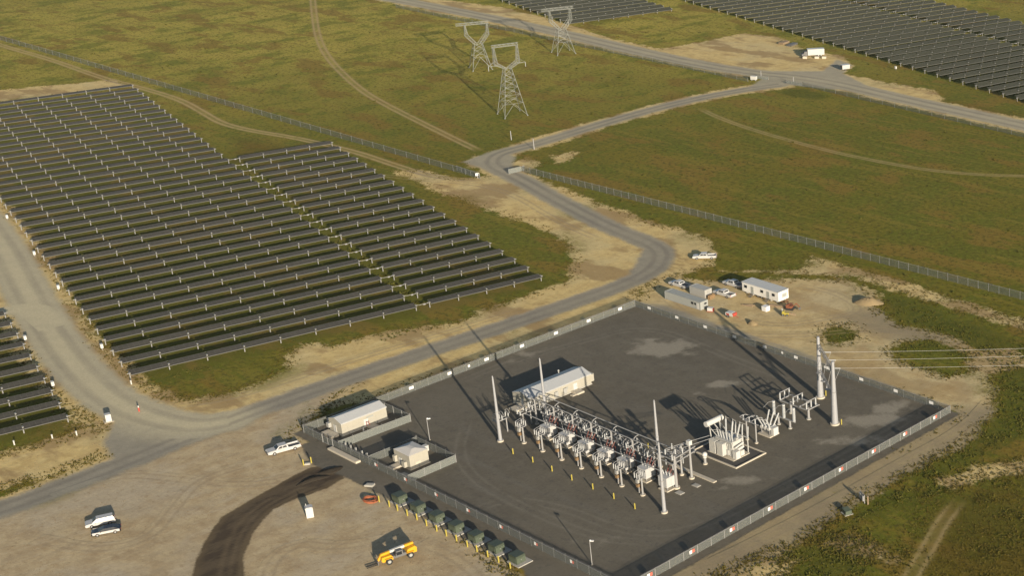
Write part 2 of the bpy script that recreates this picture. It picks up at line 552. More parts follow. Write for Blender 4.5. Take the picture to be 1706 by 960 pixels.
def fields(P):
    r = {}
    d = np.full(len(P), 60.0)
    for L in DIRT:
        d = np.minimum(d, d_poly(P, L))
    for k, (L, hw) in ROADW.items():
        m_ = {'access_road': 1.9, 'perimeter_road': 2.2, 'gravel_road': 3.0, 'yard_road': 1.5}[k]
        d = np.minimum(d, d_line(P, L) - hw - m_)
    for L in GRASS_ISLES:
        d = np.maximum(d, -d_poly(P, L))
    r['dirt'] = d
    g = np.full(len(P), 60.0)
    for k, (L, hw) in ROADW.items():
        g = np.minimum(g, d_line(P, L) - hw)
    g = np.minimum(g, d_poly(P, W([(215, 690), (300, 712), (420, 686), (300, 740), (190, 775), (170, 740), (190, 700)])))
    g = np.minimum(g, d_poly(P, W([(1290, 118), (1370, 118), (1395, 98), (1420, 108), (1405, 122), (1460, 150), (1380, 148), (1300, 140), (1240, 150)])))
    g = np.minimum(g, d_poly(P, W([(770, 270), (830, 248), (860, 262), (850, 285), (900, 320), (860, 310), (800, 280)])))
    g = np.minimum(g, d_poly(P, W([(1060, 502), (1110, 510), (1350, 592), (1500, 648), (1350, 600), (1110, 520)])))
    g = np.minimum(g, d_poly(P, W([(1080, 400), (1120, 420), (1118, 445), (1060, 475), (1040, 470)])))
    r['gravel'] = g
    p = np.full(len(P), 60.0)
    for L in PADP:
        p = np.minimum(p, d_poly(P, L))
    r['pad'] = p
    k = np.full(len(P), 60.0)
    for L in DARKP:
        k = np.minimum(k, d_poly(P, L))
    r['dark'] = k
    l = np.full(len(P), 60.0)
    for i, L in enumerate(LUSH):
        l = np.minimum(l, d_poly(P, L) + (0 if i < 6 or i == 12 else 3.0))
    r['lush'] = l
    b = np.full(len(P), 60.0)
    for L in BROWN:
        b = np.minimum(b, d_poly(P, L))
    r['brown'] = b
    u = np.zeros(len(P))
    for c, (a, b_), s in DUST:
        q = P - c
        ang = math.radians(40)
        x = q[:, 0] * math.cos(ang) + q[:, 1] * math.sin(ang)
        y = -q[:, 0] * math.sin(ang) + q[:, 1] * math.cos(ang)
        u = np.maximum(u, s * np.clip(1.3 - np.hypot(x / a, y / b_), 0, 1))
    r['dust'] = u
    # ground under and between the tracker rows: greener, damp
    r['ash'] = np.clip(.8 - np.minimum(d_poly(P, ASH[0]), d_poly(P, ASH[1])) / 5, 0, 1) * .9
    r['warm'] = np.clip(d_poly(P, DIRT[1]) / 6 + .42, 0, 1) * (1 - .38 * np.clip(.6 - d_poly(P, YARD) / 12, 0, 1))
    r['pale'] = np.clip(1.2 - np.minimum(d_line(P, ROADW['gravel_road'][0]), d_line(P, ROADW['yard_road'][0])) / 8, 0, 1)
    r['pale'] = np.maximum(r['pale'], .55 * np.clip(1.2 - d_line(P, ROADW['perimeter_road'][0]) / 9, 0, 1))
    r['pale'] = np.maximum(r['pale'], .32 * np.clip((P[:, 1] - 235) / 40, 0, 1))
    r['dry'] = np.clip(1.2 - d_line(P, DRYL) / 190, 0, 1) * 1.0
    r['damp'] = np.clip(.5 - np.minimum(d_poly(P, ARR[0]), d_poly(P, ARR[1])) / 3, 0, 1)
    r['rut'] = np.zeros(len(P))
    r['lane'] = np.zeros(len(P))
    return r


def ground_material():
    mt, t, b = nodes("site_ground")
    geo = N(t, "ShaderNodeNewGeometry")
    pos = geo.outputs["Position"]

    def at(n):
        a = N(t, "ShaderNodeAttribute", attribute_name=n)
        return a.outputs["Fac"]

    def mp(s, rz=0.0):
        k = N(t, "ShaderNodeMapping")
        k.inputs["Scale"].default_value = s
        k.inputs["Rotation"].default_value = (0, 0, rz)
        t.links.new(pos, k.inputs["Vector"])
        return k.outputs[0]

    nb = noise_n(t, pos, .045, 5, .6)
    nm = noise_n(t, pos, .28, 6, .62)
    nf = noise_n(t, pos, 1.6, 5, .65)
    nvf = noise_n(t, pos, 5.0, 3, .6)
    nbig = noise_g(t, pos, .012, 3, .5)
    npat = noise_g(t, pos, .11, 4, .55)
    strk = noise_g(t, mp((.55, .16, 1), math.radians(4)), .6, 6, .68, 1.7)
    strx = noise_g(t, mp((.06, .5, 1), math.radians(-20)), .5, 5, .6)
    edge = math_n(t, 'ADD', math_n(t, 'MULTIPLY_ADD', nm, 7.0, -3.5), math_n(t, 'MULTIPLY_ADD', nb, 7.0, -3.5))
    edge = math_n(t, 'ADD', edge, math_n(t, 'MULTIPLY_ADD', nf, 4.4, -2.2))
    edges = math_n(t, 'ADD', math_n(t, 'MULTIPLY_ADD', nm, 2.4, -1.2), math_n(t, 'MULTIPLY_ADD', nf, 1.2, -.6))

    # grass: olive, broken up by greener, redder, drier and barer patches of every size
    nmid = noise_g(t, mp((1, 1, 1)), .055, 6, .68)
    ngrn = noise_g(t, mp((1, .55, 1), math.radians(30)), .085, 6, .66)
    nred = noise_g(t, mp((.5, 1, 1), math.radians(-10)), .075, 5, .6)
    nclp = noise_g(t, pos, .75, 4, .7)
    g = mix_n(t, smooth_n(t, nbig, .38, .62), (0.126, 0.114, 0.009), (0.147, 0.123, 0.012))
    g = mix_n(t, smooth_n(t, nmid, .42, .62, 0, .8), g, (0.097, 0.108, 0.008))
    g = mix_n(t, math_n(t, 'MULTIPLY', at('dry'), smooth_n(t, nb, .25, .6, .55, 1.0)), g, mix_n(t, smooth_n(t, ngrn, .35, .65), (0.352, 0.284, 0.051), (0.299, 0.264, 0.039)))
    g = mix_n(t, smooth_n(t, ngrn, .52, .68, 0, .65), g, (0.105, 0.119, 0.009))
    g = mix_n(t, smooth_n(t, nred, .55, .70, 0, .8), g, (0.189, 0.119, 0.020))
    g = mix_n(t, smooth_n(t, strx, .56, .74, 0, .5), g, (0.205, 0.156, 0.023))
    g = mix_n(t, smooth_n(t, nclp, .54, .70, 0, .8), g, (0.071, 0.066, 0.008))
    g = mix_n(t, smooth_n(t, nclp, .42, .28, 0, .5), g, (0.194, 0.167, 0.024))
    g = mix_n(t, math_n(t, 'MULTIPLY', at('damp'), smooth_n(t, nm, .3, .6, .6, 1.0)), g, mix_n(t, smooth_n(t, nred, .48, .66), (0.095, 0.095, 0.009), (0.142, 0.110, 0.022)))
    g = mix_n(t, smooth_n(t, math_n(t, 'ADD', at('brown'), edge), 3, -6, 0, .75), g, mix_n(t, smooth_n(t, nmid, .4, .6), (0.118, 0.077, 0.009), (0.089, 0.073, 0.007)))
    lush = smooth_n(t, math_n(t, 'ADD', at('lush'), math_n(t, 'MULTIPLY', edge, 1.3)), 1.5, -2.5)
    lg = mix_n(t, smooth_n(t, nclp, .35, .65), (0.053, 0.064, 0.005), (0.103, 0.105, 0.009))
    g = mix_n(t, math_n(t, 'MULTIPLY', lush, .85), g, lg)
    g = mix_n(t, smooth_n(t, nvf, .62, .75, 0, .4), g, (0.231, 0.198, 0.041))
    # dirt
    d = mix_n(t, smooth_n(t, nm, .35, .68), (0.430, 0.342, 0.207), (0.335, 0.252, 0.147))
    d = mix_n(t, smooth_n(t, nb, .45, .62, 0, .7), d, (0.375, 0.319, 0.232))
    d = mix_n(t, smooth_n(t, strk, .54, .80, 0, .42), d, (0.290, 0.235, 0.158))
    d = mix_n(t, smooth_n(t, strk, .46, .20, 0, .38), d, (0.460, 0.392, 0.285))
    d = mix_n(t, smooth_n(t, nclp, .62, .80, 0, .55), d, (.27, .20, .115))
    d = mix_n(t, smooth_n(t, nclp, .36, .2, 0, .45), d, (.47, .385, .25))
    d = mix_n(t, smooth_n(t, nf, .62, .78, 0, .45), d, (0.160, 0.140, 0.083))
    wm = N(t, "ShaderNodeMix", data_type='RGBA', blend_type='MULTIPLY')
    t.links.new(at('warm'), wm.inputs[0])
    t.links.new(d, wm.inputs[6])
    wm.inputs[7].default_value = (1.34, 1.28, .92, 1)
    d = mix_n(t, math_n(t, 'MULTIPLY', at('warm'), smooth_n(t, nred, .5, .68, 0, .7)), wm.outputs[2], (.25, .165, .075))
    d = mix_n(t, math_n(t, 'MULTIPLY', at('ash'), smooth_n(t, nb, .2, .6, .7, 1.0)), d, mix_n(t, smooth_n(t, strx, .3, .7), (.235, .195, .125), (.265, .218, .135)))
    fd = smooth_n(t, math_n(t, 'ADD', at('dirt'), edge), .6, -.9)
    # thin weeds creeping over the bare ground
    wd = math_n(t, 'MULTIPLY', smooth_n(t, math_n(t, 'ADD', nb, math_n(t, 'MULTIPLY', nf, .35)), .72, .84), smooth_n(t, at('dirt'), -9.0, -1.0))
    fd = math_n(t, 'MULTIPLY', fd, math_n(t, 'SUBTRACT', 1.0, math_n(t, 'MULTIPLY', wd, .8)))
    c = mix_n(t, fd, g, d)
    rut = math_n(t, 'MULTIPLY', at('rut'), smooth_n(t, nm, .25, .5, .35, 1.0))
    c = mix_n(t, rut, c, mix_n(t, fd, (.37, .275, .125), (.27, .212, .135)))
    # gravel
    gv = mix_n(t, smooth_n(t, nm, .35, .65), (.222, .206, .168), (.265, .246, .196))
    gv = mix_n(t, at('pale'), gv, mix_n(t, smooth_n(t, nm, .3, .7), (.43, .385, .262), (.48, .425, .285)))
    gv = mix_n(t, math_n(t, 'MULTIPLY', at('lane'), smooth_n(t, nb, .3, .6, .5, 1.0)), gv, (.172, .158, .132))
    fg = smooth_n(t, math_n(t, 'ADD', at('gravel'), edges), .9, -1.1, 0, .93)
    c = mix_n(t, fg, c, gv)
    # dark fresh fill
    dk = mix_n(t, smooth_n(t, strk, .4, .62), (0.048, 0.035, 0.024), (0.084, 0.063, 0.040))
    dk = mix_n(t, smooth_n(t, at('dark'), -1.8, -.2, 0, .6), dk, (0.120, 0.087, 0.047))
    dk = mix_n(t, math_n(t, 'MULTIPLY', at('lane'), smooth_n(t, nm, .3, .55, .4, 1.0)), dk, (0.132, 0.099, 0.059))
    fk = smooth_n(t, math_n(t, 'ADD', at('dark'), math_n(t, 'MULTIPLY', edges, .5)), .25, -.35)
    c = mix_n(t, fk, c, dk)
    # crushed rock of the substation
    pk = mix_n(t, smooth_n(t, nm, .3, .7), (.102, .091, .070), (.126, .113, .088))
    pk = mix_n(t, smooth_n(t, nb, .4, .65, 0, .5), pk, (.142, .126, .096))
    pk = mix_n(t, smooth_n(t, nvf, .5, .75, 0, .5), pk, (.082, .073, .058))
    pk = mix_n(t, math_n(t, 'MULTIPLY', smooth_n(t, strx, .5, .8, 0, .5), smooth_n(t, nbig, .4, .7)), pk, (.128, .118, .098))
    pk = mix_n(t, smooth_n(t, nclp, .6, .8, 0, .5), pk, (.078, .074, .064))
    pk = mix_n(t, math_n(t, 'MULTIPLY', at('rut'), smooth_n(t, nm, .3, .55, .2, 1.0)), pk, (.165, .150, .120))
    du = smooth_n(t, math_n(t, 'ADD', at('dust'), math_n(t, 'ADD', math_n(t, 'MULTIPLY_ADD', ngrn, .55, -.28), math_n(t, 'MULTIPLY_ADD', nm, 1.2, -.6))), .28, .70, 0, .82)
    du = math_n(t, 'MULTIPLY', du, smooth_n(t, at('dust'), .02, .25))
    pk = mix_n(t, du, pk, (.26, .235, .185))
    fp = smooth_n(t, math_n(t, 'ADD', at('pad'), math_n(t, 'MULTIPLY', edges, .55)), .35, -.35)
    c = mix_n(t, fp, c, pk)
    # fine grain
    gr = N(t, "ShaderNodeMix", data_type='RGBA', blend_type='MULTIPLY')
    gr.inputs[0].default_value = 1
    t.links.new(c, gr.inputs[6])
    t.links.new(math_n(t, 'MULTIPLY_ADD', math_n(t, 'ADD', nf, nvf), .45, .55), gr.inputs[7])
    t.links.new(gr.outputs[2], b.inputs["Base Color"])
    b.inputs["Roughness"].default_value = .95
    b.inputs["Specular IOR Level"].default_value = .15
    hard = math_n(t, 'MAXIMUM', fp, fg)
    hgt = math_n(t, 'ADD', math_n(t, 'MULTIPLY', nf, .35), math_n(t, 'MULTIPLY', nm, .8))
    hgt = math_n(t, 'MULTIPLY', hgt, math_n(t, 'SUBTRACT', 1.0, math_n(t, 'MULTIPLY', hard, .8)))
    bp = N(t, "ShaderNodeBump")
    bp.inputs["Strength"].default_value = .35
    bp.inputs["Distance"].default_value = .25
    t.links.new(hgt, bp.inputs["Height"])
    t.links.new(bp.outputs[0], b.inputs["Normal"])
    return mt


M["ground"] = ground_material()


def field_mesh(name, V, Fc, extra=None):
    me = bpy.data.meshes.new(name)
    me.from_pydata(V.tolist(), [], Fc.tolist() if hasattr(Fc, 'tolist') else Fc)
    fl = fields(V[:, :2])
    if extra:
        fl.update(extra)
    for k, v in fl.items():
        a = me.attributes.new(k, 'FLOAT', 'POINT')
        a.data.foreach_set("value", np.ascontiguousarray(v, dtype=np.float32))
    me.materials.append(M["ground"])
    me.update()
    o = bpy.data.objects.new(name, me)
    COL.objects.link(o)
    o["kind"] = "structure"
    return o


# one sheet: fine where the photograph looks, coarse out to the horizon
def axis(lo, hi, step, far):
    a = list(np.arange(lo, hi + .01, step))
    d, x = step, lo
    L = []
    while x > -far:
        d *= 1.5
        x -= d
        L.append(x)
    R_, d, x = [], step, a[-1]
    while x < far:
        d *= 1.5
        x += d
        R_.append(x)
    return np.array(L[::-1] + a + R_)


gx, gy = axis(-720, -150, 1.5, 6000), axis(55, 590, 1.5, 6000)
XX, YY = np.meshgrid(gx, gy, indexing='ij')
V = np.stack([XX.ravel(), YY.ravel(), np.zeros(XX.size)], 1)
nx, ny = len(gx), len(gy)
I = np.arange(nx * ny).reshape(nx, ny)
Fq = np.stack([I[:-1, :-1].ravel(), I[1:, :-1].ravel(), I[1:, 1:].ravel(), I[:-1, 1:].ravel()], 1)
field_mesh("ground", V, Fq)


def strip(name, L, hw, z, step=1.5, na=11, rutfn=None, lanefn=None):
    seg = np.hypot(*(L[1:] - L[:-1]).T)
    s = np.concatenate([[0], np.cumsum(seg)])
    n = int(s[-1] / step)
    q = np.linspace(0, s[-1], n)
    C = np.stack([np.interp(q, s, L[:, 0]), np.interp(q, s, L[:, 1])], 1)
    T = np.gradient(C, axis=0)
    T /= np.hypot(*T.T)[:, None]
    Nn = np.stack([-T[:, 1], T[:, 0]], 1)
    o = np.linspace(-hw, hw, na)
    P = C[:, None, :] + Nn[:, None, :] * o[None, :, None]
    V = np.concatenate([P.reshape(-1, 2), np.full((n * na, 1), z)], 1)
    I = np.arange(n * na).reshape(n, na)
    Fq = np.stack([I[:-1, :-1].ravel(), I[:-1, 1:].ravel(), I[1:, 1:].ravel(), I[1:, :-1].ravel()], 1)[:, ::-1]
    ex = {}
    O = np.tile(o, n)
    fade = np.repeat(np.clip(np.minimum(np.arange(n), np.arange(n)[::-1]) / 5, 0, 1), na)
    if rutfn:
        ex['rut'] = rutfn(O) * fade
    if lanefn:
        ex['lane'] = lanefn(O)
    return field_mesh(name, V, Fq, ex)


zz = .006
TRKS = {'field_track': .8, 'meadow_track': .55, 'fence_track': .9, 'rutted_track': .6}
for k, (L, hw) in TRACKW.items():
    rw = TRACKS[k][1]
    strip(k, L, rw + 1.5, zz, 1.2, 19, rutfn=lambda o, rw=rw, ks=TRKS[k]: ks * (np.exp(-((np.abs(o) - rw) / .45) ** 2) * .85 + .3 * np.exp(-(o / (rw + .6)) ** 4)))
    zz += .002
for k, (L, hw) in ROADW.items():
    strip(k, L, hw + .8, zz, 1.5, 15, lanefn=lambda o, hw=hw, k=k: (0 if k == 'yard_road' else .6 if k == 'gravel_road' else .9) * np.exp(-((np.abs(o) - hw * .42) / .7) ** 2))
    zz += .003


def sheet(name, poly, z, step=1.5, lanefn=None):
    lo, hi = poly.min(0) - step, poly.max(0) + step
    ax, ay = np.arange(lo[0], hi[0] + step, step), np.arange(lo[1], hi[1] + step, step)
    X_, Y_ = np.meshgrid(ax, ay, indexing='ij')
    P = np.stack([X_.ravel(), Y_.ravel()], 1)
    keep = d_poly(P, poly) < step * 1.2
    I = np.arange(len(P)).reshape(X_.shape)
    Fq = np.stack([I[:-1, :-1].ravel(), I[1:, :-1].ravel(), I[1:, 1:].ravel(), I[:-1, 1:].ravel()], 1)
    Fq = Fq[keep[Fq].all(1)]
    used = np.unique(Fq)
    mp_ = -np.ones(len(P), int)
    mp_[used] = np.arange(len(used))
    V = np.concatenate([P[used], np.full((len(used), 1), z)], 1)
    return field_mesh(name, V, mp_[Fq], {'lane': lanefn(V[:, :2])} if lanefn else None)


DCL = chaikin(W([(565, 790), (520, 800), (470, 820), (420, 850), (385, 890), (370, 935), (364, 980), (362, 1040)]), 3)
def dark_lane(P):
    # worn wheel bands that follow the curve, on its inner side
    d = d_line(P, DCL)
    inner = d_line(P, W([(500, 830), (455, 850), (425, 885), (406, 930), (410, 975), (420, 1040)])) < 4.2
    return np.where(inner, .75 * (.5 + .5 * np.cos(d * 4.2)), .12)
sheet("dark_fill_path", DARKP[0], zz, .5, dark_lane)
sheet("substation_pad", PADP[0], zz + .004, 1.0)

# wheel marks driven across the yards and the gravel pad
MARKS = [[(560, 770), (480, 800), (400, 810), (300, 800), (200, 790), (90, 830)], [(60, 900), (160, 920), (250, 900), (290, 850), (330, 800), (430, 770)], [(640, 900), (560, 915), (500, 905), (455, 930), (440, 985)],
         [(700, 905), (760, 930), (800, 965), (820, 1010)], [(1100, 490), (1160, 540), (1240, 560), (1340, 560), (1440, 549), (1540, 555), (1620, 588)], [(1230, 530), (1300, 545), (1380, 530), (1440, 520), (1400, 490), (1330, 475)],
         [(1060, 1000), (1200, 935), (1360, 855), (1500, 775), (1610, 715), (1650, 670)], [(780, 855), (850, 830), (950, 850), (1040, 890), (1150, 890), (1300, 815), (1440, 745), (1530, 690)],
         [(760, 640), (830, 610), (950, 575), (1080, 540), (1200, 590), (1330, 640)], [(780, 700), (760, 760), (800, 810), (900, 860), (1000, 900), (1080, 905)], [(620, 290), (700, 300), (780, 305), (850, 320), (930, 370), (1000, 400)],
         [(280, 680), (400, 662), (520, 622), (640, 585), (760, 550), (880, 512)]]
for i, q in enumerate(MARKS):
    strip("tyre_marks", chaikin(W(q), 3), 1.9, zz + .008 + .0015 * i, 1.0, 17, rutfn=lambda o: .55 * np.exp(-((np.abs(o) - .85) / .3) ** 2))
# ---------------------------------------------------------------- solar trackers
RD = math.radians(76.7)
ru = np.array([math.cos(RD), math.sin(RD)])
cu = np.array([math.cos(RD + math.pi / 2), math.sin(RD + math.pi / 2)])
PITCHM = 7.755


def tracker_proto(L, nposts, h, wd, tilt, name, drive=False, pmat="panel", fmat="frame"):
    ct, st = math.cos(tilt), math.sin(tilt)
    parts = []
    pb = MB()
    nseg = nposts - 1
    for i in range(nseg):
        x0, x1 = L * i / nseg + .17, L * (i + 1) / nseg - .17
        c = [(x0, -wd / 2 * ct, h - wd / 2 * st), (x1, -wd / 2 * ct, h - wd / 2 * st), (x1, wd / 2 * ct, h + wd / 2 * st), (x0, wd / 2 * ct, h + wd / 2 * st)]
        vs = [(x, y + st * .03, z - .03) for x, y, z in c] + [(x, y - st * .03, z + .03) for x, y, z in c]
        pb.add(vs, [(3, 2, 1, 0), (4, 5, 6, 7), (0, 1, 5, 4), (1, 2, 6, 5), (2, 3, 7, 6), (3, 0, 4, 7)])
    parts.append(("solar_panels", pb.mesh("solar_panels", M[pmat])))
    fb = MB()
    fb.bar((0, -wd / 2 * ct - .03, h - wd / 2 * st + .015), (L, -wd / 2 * ct - .03, h - wd / 2 * st + .015), .07, .13)
    fb.bar((0, wd / 2 * ct + .03, h + wd / 2 * st), (L, wd / 2 * ct + .03, h + wd / 2 * st), .04, .08)
    parts.append(("panel_frame", fb.mesh("panel_frame", M[fmat])))
    tb = MB()
    tb.cyl((-.5, 0, h - .14), (L + .5, 0, h - .14), .09, n=6)
    parts.append(("torque_tube", tb.mesh("torque_tube", M["galv"])))
    ps = MB()
    ps.box((0, 0, (h - .12) / 2), (.2, .16, h - .12))
    ps.box((0, 0, h - .02), (.30, .75, .20))
    pm = ps.mesh("post", M["pile"])
    xs = [0.0 + i * L / (nposts - 1) for i in range(nposts)]
    dm = None
    if drive:
        dmb = MB()
        dmb.box((-1.2, 0, h - .25), (.5, .3, .3))
        dmb.bar((-2.6, 0, h - .2), (-.4, 0, h - .2), .09)
        dm = dmb.mesh("drive_motor", M["galv"])
    return parts, pm, xs, dm


def place_rows(protos, starts, label, group):
    for i, s in enumerate(starts):
        parts, pm, xs, dm = random.choice(protos)
        t = thing("solar_tracker_row", label(i), "solar tracker", (s[0], s[1], 0), RD, group)
        for n, me in parts:
            o = bpy.data.objects.new(n, me)
            COL.objects.link(o)
            o.parent = t
        for x in xs:
            o = bpy.data.objects.new("post", pm)
            COL.objects.link(o)
            o.parent = t
            o.location = (x, 0, 0)
        if dm:
            o = bpy.data.objects.new("drive_motor", dm)
            COL.objects.link(o)
            o.parent = t


S0 = np.array(U(215.7, 629)[:2])
A0 = np.array(U(698, 517)[:2])
B1 = np.array(U(906, 471)[:2])
LA = float((A0 - S0) @ ru) - .6
LB = float((B1 - A0) @ ru) - 2.6
S0 = A0 - ru * (LA + .6)
TILT_N, TILT_F = math.radians(11), math.radians(17)
place_rows([tracker_proto(LA, 9, 1.42, 2.0, TILT_N + math.radians(q), "a") for q in (-2, -.5, 1, 2.5)], [S0 + cu * PITCHM * i for i in range(37)],
           lambda i: f"grey tracker row, {nth(i)} from the front in the near solar field's long left part", "tracker rows in the long left part of the near solar field")
place_rows([tracker_proto(LB, 5, 1.42, 2.0, TILT_N + math.radians(q), "b", True) for q in (-2, -.5, 1, 2.5)], [A0 + ru * 2.6 + cu * PITCHM * i for i in range(21)],
           lambda i: f"short tracker row right of the weedy aisle, {nth(i)} back from the access road", "short tracker rows right of the weedy aisle")
C0 = np.array(U(114, 704)[:2])
place_rows([tracker_proto(30.6, 5, 1.42, 2.0, TILT_N + math.radians(q), "c") for q in (-2, -.5, 1, 2.5)], [C0 - ru * 30.6 + cu * PITCHM * i for i in range(10)],
           lambda i: f"tracker row at the left edge, {nth(i)} from the front of the lower left block", "tracker rows of the small lower left block")
D0 = np.array(U(947, 42)[:2])
place_rows([tracker_proto(50.0, 8, 1.45, 2.8, TILT_F + math.radians(q), "d", False, "panel_far", "framed") for q in (-2, -.5, 1, 2.5)], [D0 + cu * PITCHM * i for i in range(13)],
           lambda i: f"far tracker row behind the transmission towers, {nth(i)} from the front of its block", "tracker rows behind the transmission towers")
E0 = np.array(U(1694, 169)[:2]) - cu * PITCHM * 2
ED = math.radians(166.1)
ce = np.array([math.cos(ED), math.sin(ED)])
place_rows([tracker_proto(56.0, 9, 1.45, 2.8, TILT_F + math.radians(q), "e", False, "panel_far", "framed") for q in (-2, -.5, 1, 2.5)], [E0 + ce * PITCHM * i for i in range(36)],
           lambda i: f"tracker row past the perimeter road, {nth(i)} from the right, far field's near half", "tracker rows in the near half of the far solar field")
place_rows([tracker_proto(28.0, 5, 1.45, 2.8, TILT_F + math.radians(q), "f", True, "panel_far", "framed") for q in (-2, -.5, 1, 2.5)], [E0 + ru * 59.5 + ce * PITCHM * i for i in range(30)],
           lambda i: f"short tracker row, {nth(i)} from the right in the far solar field's back half", "tracker rows in the back half of the far solar field")

# junction boxes by the row ends
for px, lab in [((12.5, 366), "uppermost of four small white boxes at the left ends of the near tracker rows"), ((58, 427), "small white box at the left row ends, second from the top of four"),
                ((98, 484), "small white box at the left row ends, third from the top of four"), ((170.5, 583), "lowest small white box at the left ends of the near tracker rows"),
                ((43, 569), "small white box by the lower left solar block's row ends, upper of two"), ((89, 646), "small white box by the lower left solar block's row ends, lower of two"),
                ((1492, 116), "small white box at the end of a far tracker row near the tanker yard")]:
    p = U(*px)
    t = thing("combiner_box", lab, "electrical box", p, RD, "combiner boxes at the tracker row ends")
    MB().box((0, 0, .95), (.55, .9, .9)).build("cabinet", M["white"], t)
    MB().box((0, -.3, .27), (.12, .12, .55)).box((0, .3, .27), (.12, .12, .55)).build("stand", M["galv"], t)
p = U(181, 702)
t = thing("inverter_cabinet", "white cabinet standing alone where the left gravel road meets the access road", "electrical box", p, RD)
MB().box((0, 0, .8), (1.0, 1.1, 1.5)).build("cabinet", M["white"], t)
MB().box((0, 0, .03), (1.7, 1.8, .1)).build("base_slab", M["conc"], t)
for px, lab in [((24, 650 + 92), "short white stake on the grass below the lower left solar block, left one"), ((87.5, 732), "short white stake on the grass below the lower left solar block, middle one"), ((128, 726), "short white stake by the corner of the lower left solar block, right one"),
                ((219, 641), "white stake just below the front left corner of the near solar field")]:
    o = MB().box((0, 0, .45), (.2, .2, .9)).box((0, 0, .93), (.26, .26, .06)).build("marker_stake", M["white"], None, U(*px))
    tag(o, lab, "stake", "white marker stakes")
t = thing("hydrant_post", "red and white marker post beside the left road junction", "marker post", U(232, 686))
MB().cyl((0, 0, 0), (0, 0, .9), .16, n=8).build("post", M["red"], t)
MB().cyl((0, 0, .9), (0, 0, 1.3), .14, .08, n=8).build("cap", M["white"], t)


# ---------------------------------------------------------------- fences
def fence(name, label, a, b, h, sp, mesh="mesh", wire=True, group=None, pw=.075, cat="fence", slabs=False):
    a, b = np.array(a[:2]), np.array(b[:2])
    L = float(np.hypot(*(b - a)))
    rz = math.atan2(*(b - a)[::-1])
    t = thing(name, label, cat, (a[0], a[1], 0), rz, group)
    fb = MB()
    fb.box((L / 2, 0, h / 2 + .02), (L, .012, h - .06))
    fb.build("wire_mesh", M[mesh], t)
    rb = MB()
    rb.bar((0, .03, h), (L, .03, h), .05)
    rb.build("top_rail", M["galv"], t)
    if wire:
        wb = MB()
        for k in (1, 2):
            wb.bar((0, .05 * k, h + .1 * k), (L, .05 * k, h + .1 * k), .018)
        wb.build("barbed_wire", M["galv"], t)
    pb = MB()
    pb.cyl((0, .04, 0), (0, .04, h + .02), pw / 2 + .015, n=6)
    pb.bar((0, .04, h), (0, .14, h + .26), .03)
    pm = pb.mesh("post", M["galv_w"])
    n = max(1, int(round(L / sp)))
    n = min(n, 98)
    for i in range(n + 1):
        o = bpy.data.objects.new("post", pm)
        COL.objects.link(o)
        o.parent = t
        o.location = (L * i / n, 0, 0)
    return t


FH = 1.55
GATE0, GATE1 = -260.4, -256.9
fence("substation_fence", "chain-link substation fence with white signs beside the access road", FW, FN, FH, 3.05)
fence("substation_fence", "chain-link substation fence with white signs facing the office trailer yard", FN, FE, FH, 3.05)
fence("substation_fence", "chain-link substation fence with red and white signs along the bare strip at lower right", FE, FS, FH, 3.05)
fence("substation_fence", "chain-link substation fence with small signs beside the row of green transformer boxes", (GATE1, FW[1]), FS, FH, 3.05)
fence("substation_fence", "short chain-link fence piece between the substation's left corner and the gate", FW, (GATE0, FW[1]), FH, 3.05)
t = thing("fence_gate", "chain-link double gate near the white pickup at the substation's left corner", "gate", (GATE0, FW[1], 0))
for s, (x0, x1) in enumerate(((.1, 1.7), (1.8, 3.4))):
    g = MB()
    for q in (x0, x1):
        g.bar((q, 0, .08), (q, 0, FH), .06)
    g.bar((x0, 0, .1), (x1, 0, .1), .05).bar((x0, 0, FH - .05), (x1, 0, FH - .05), .05)
    lf = g.build("gate_leaf", M["galv_w"], t)
    MB().box(((x0 + x1) / 2, 0, FH / 2), (x1 - x0 - .1, .01, FH - .2)).build("wire_mesh", M["mesh"], lf)
MB().cyl((-.02, 0, 0), (-.02, 0, FH + .2), .07, n=8).build("gate_post", M["galv_w"], t)
MB().cyl((3.52, 0, 0), (3.52, 0, FH + .2), .07, n=8).build("gate_post", M["galv_w"], t)
# the two small fenced yards inside
yA = fence("yard_fence", "chain-link fence in front of the long cream equipment shed by the gate", (-255.4, 133.5), (-254.9, 148.6), 1.6, 3.0, wire=False, mesh="slats")
fence("yard_fence", "chain-link fence at the far end of the long cream equipment shed", (-254.9, 148.6), (-266.6, 148.6), 1.6, 3.0, wire=False)
fence("yard_fence", "chain-link fence on the left side of the small cream hut's yard", (-245.4, 133.5), (-245.4, 143.6), 1.6, 3.0, wire=False)
fence("yard_fence", "chain-link fence behind the small cream hut by the lamp post", (-245.4, 143.6), (-233.0, 143.6), 1.6, 3.0, wire=False)
fence("yard_fence", "chain-link fence in front of the small cream hut, ending at a corner post", (-233.0, 143.6), (-233.0, 133.6), 1.6, 3.0, wire=False, mesh="slats")

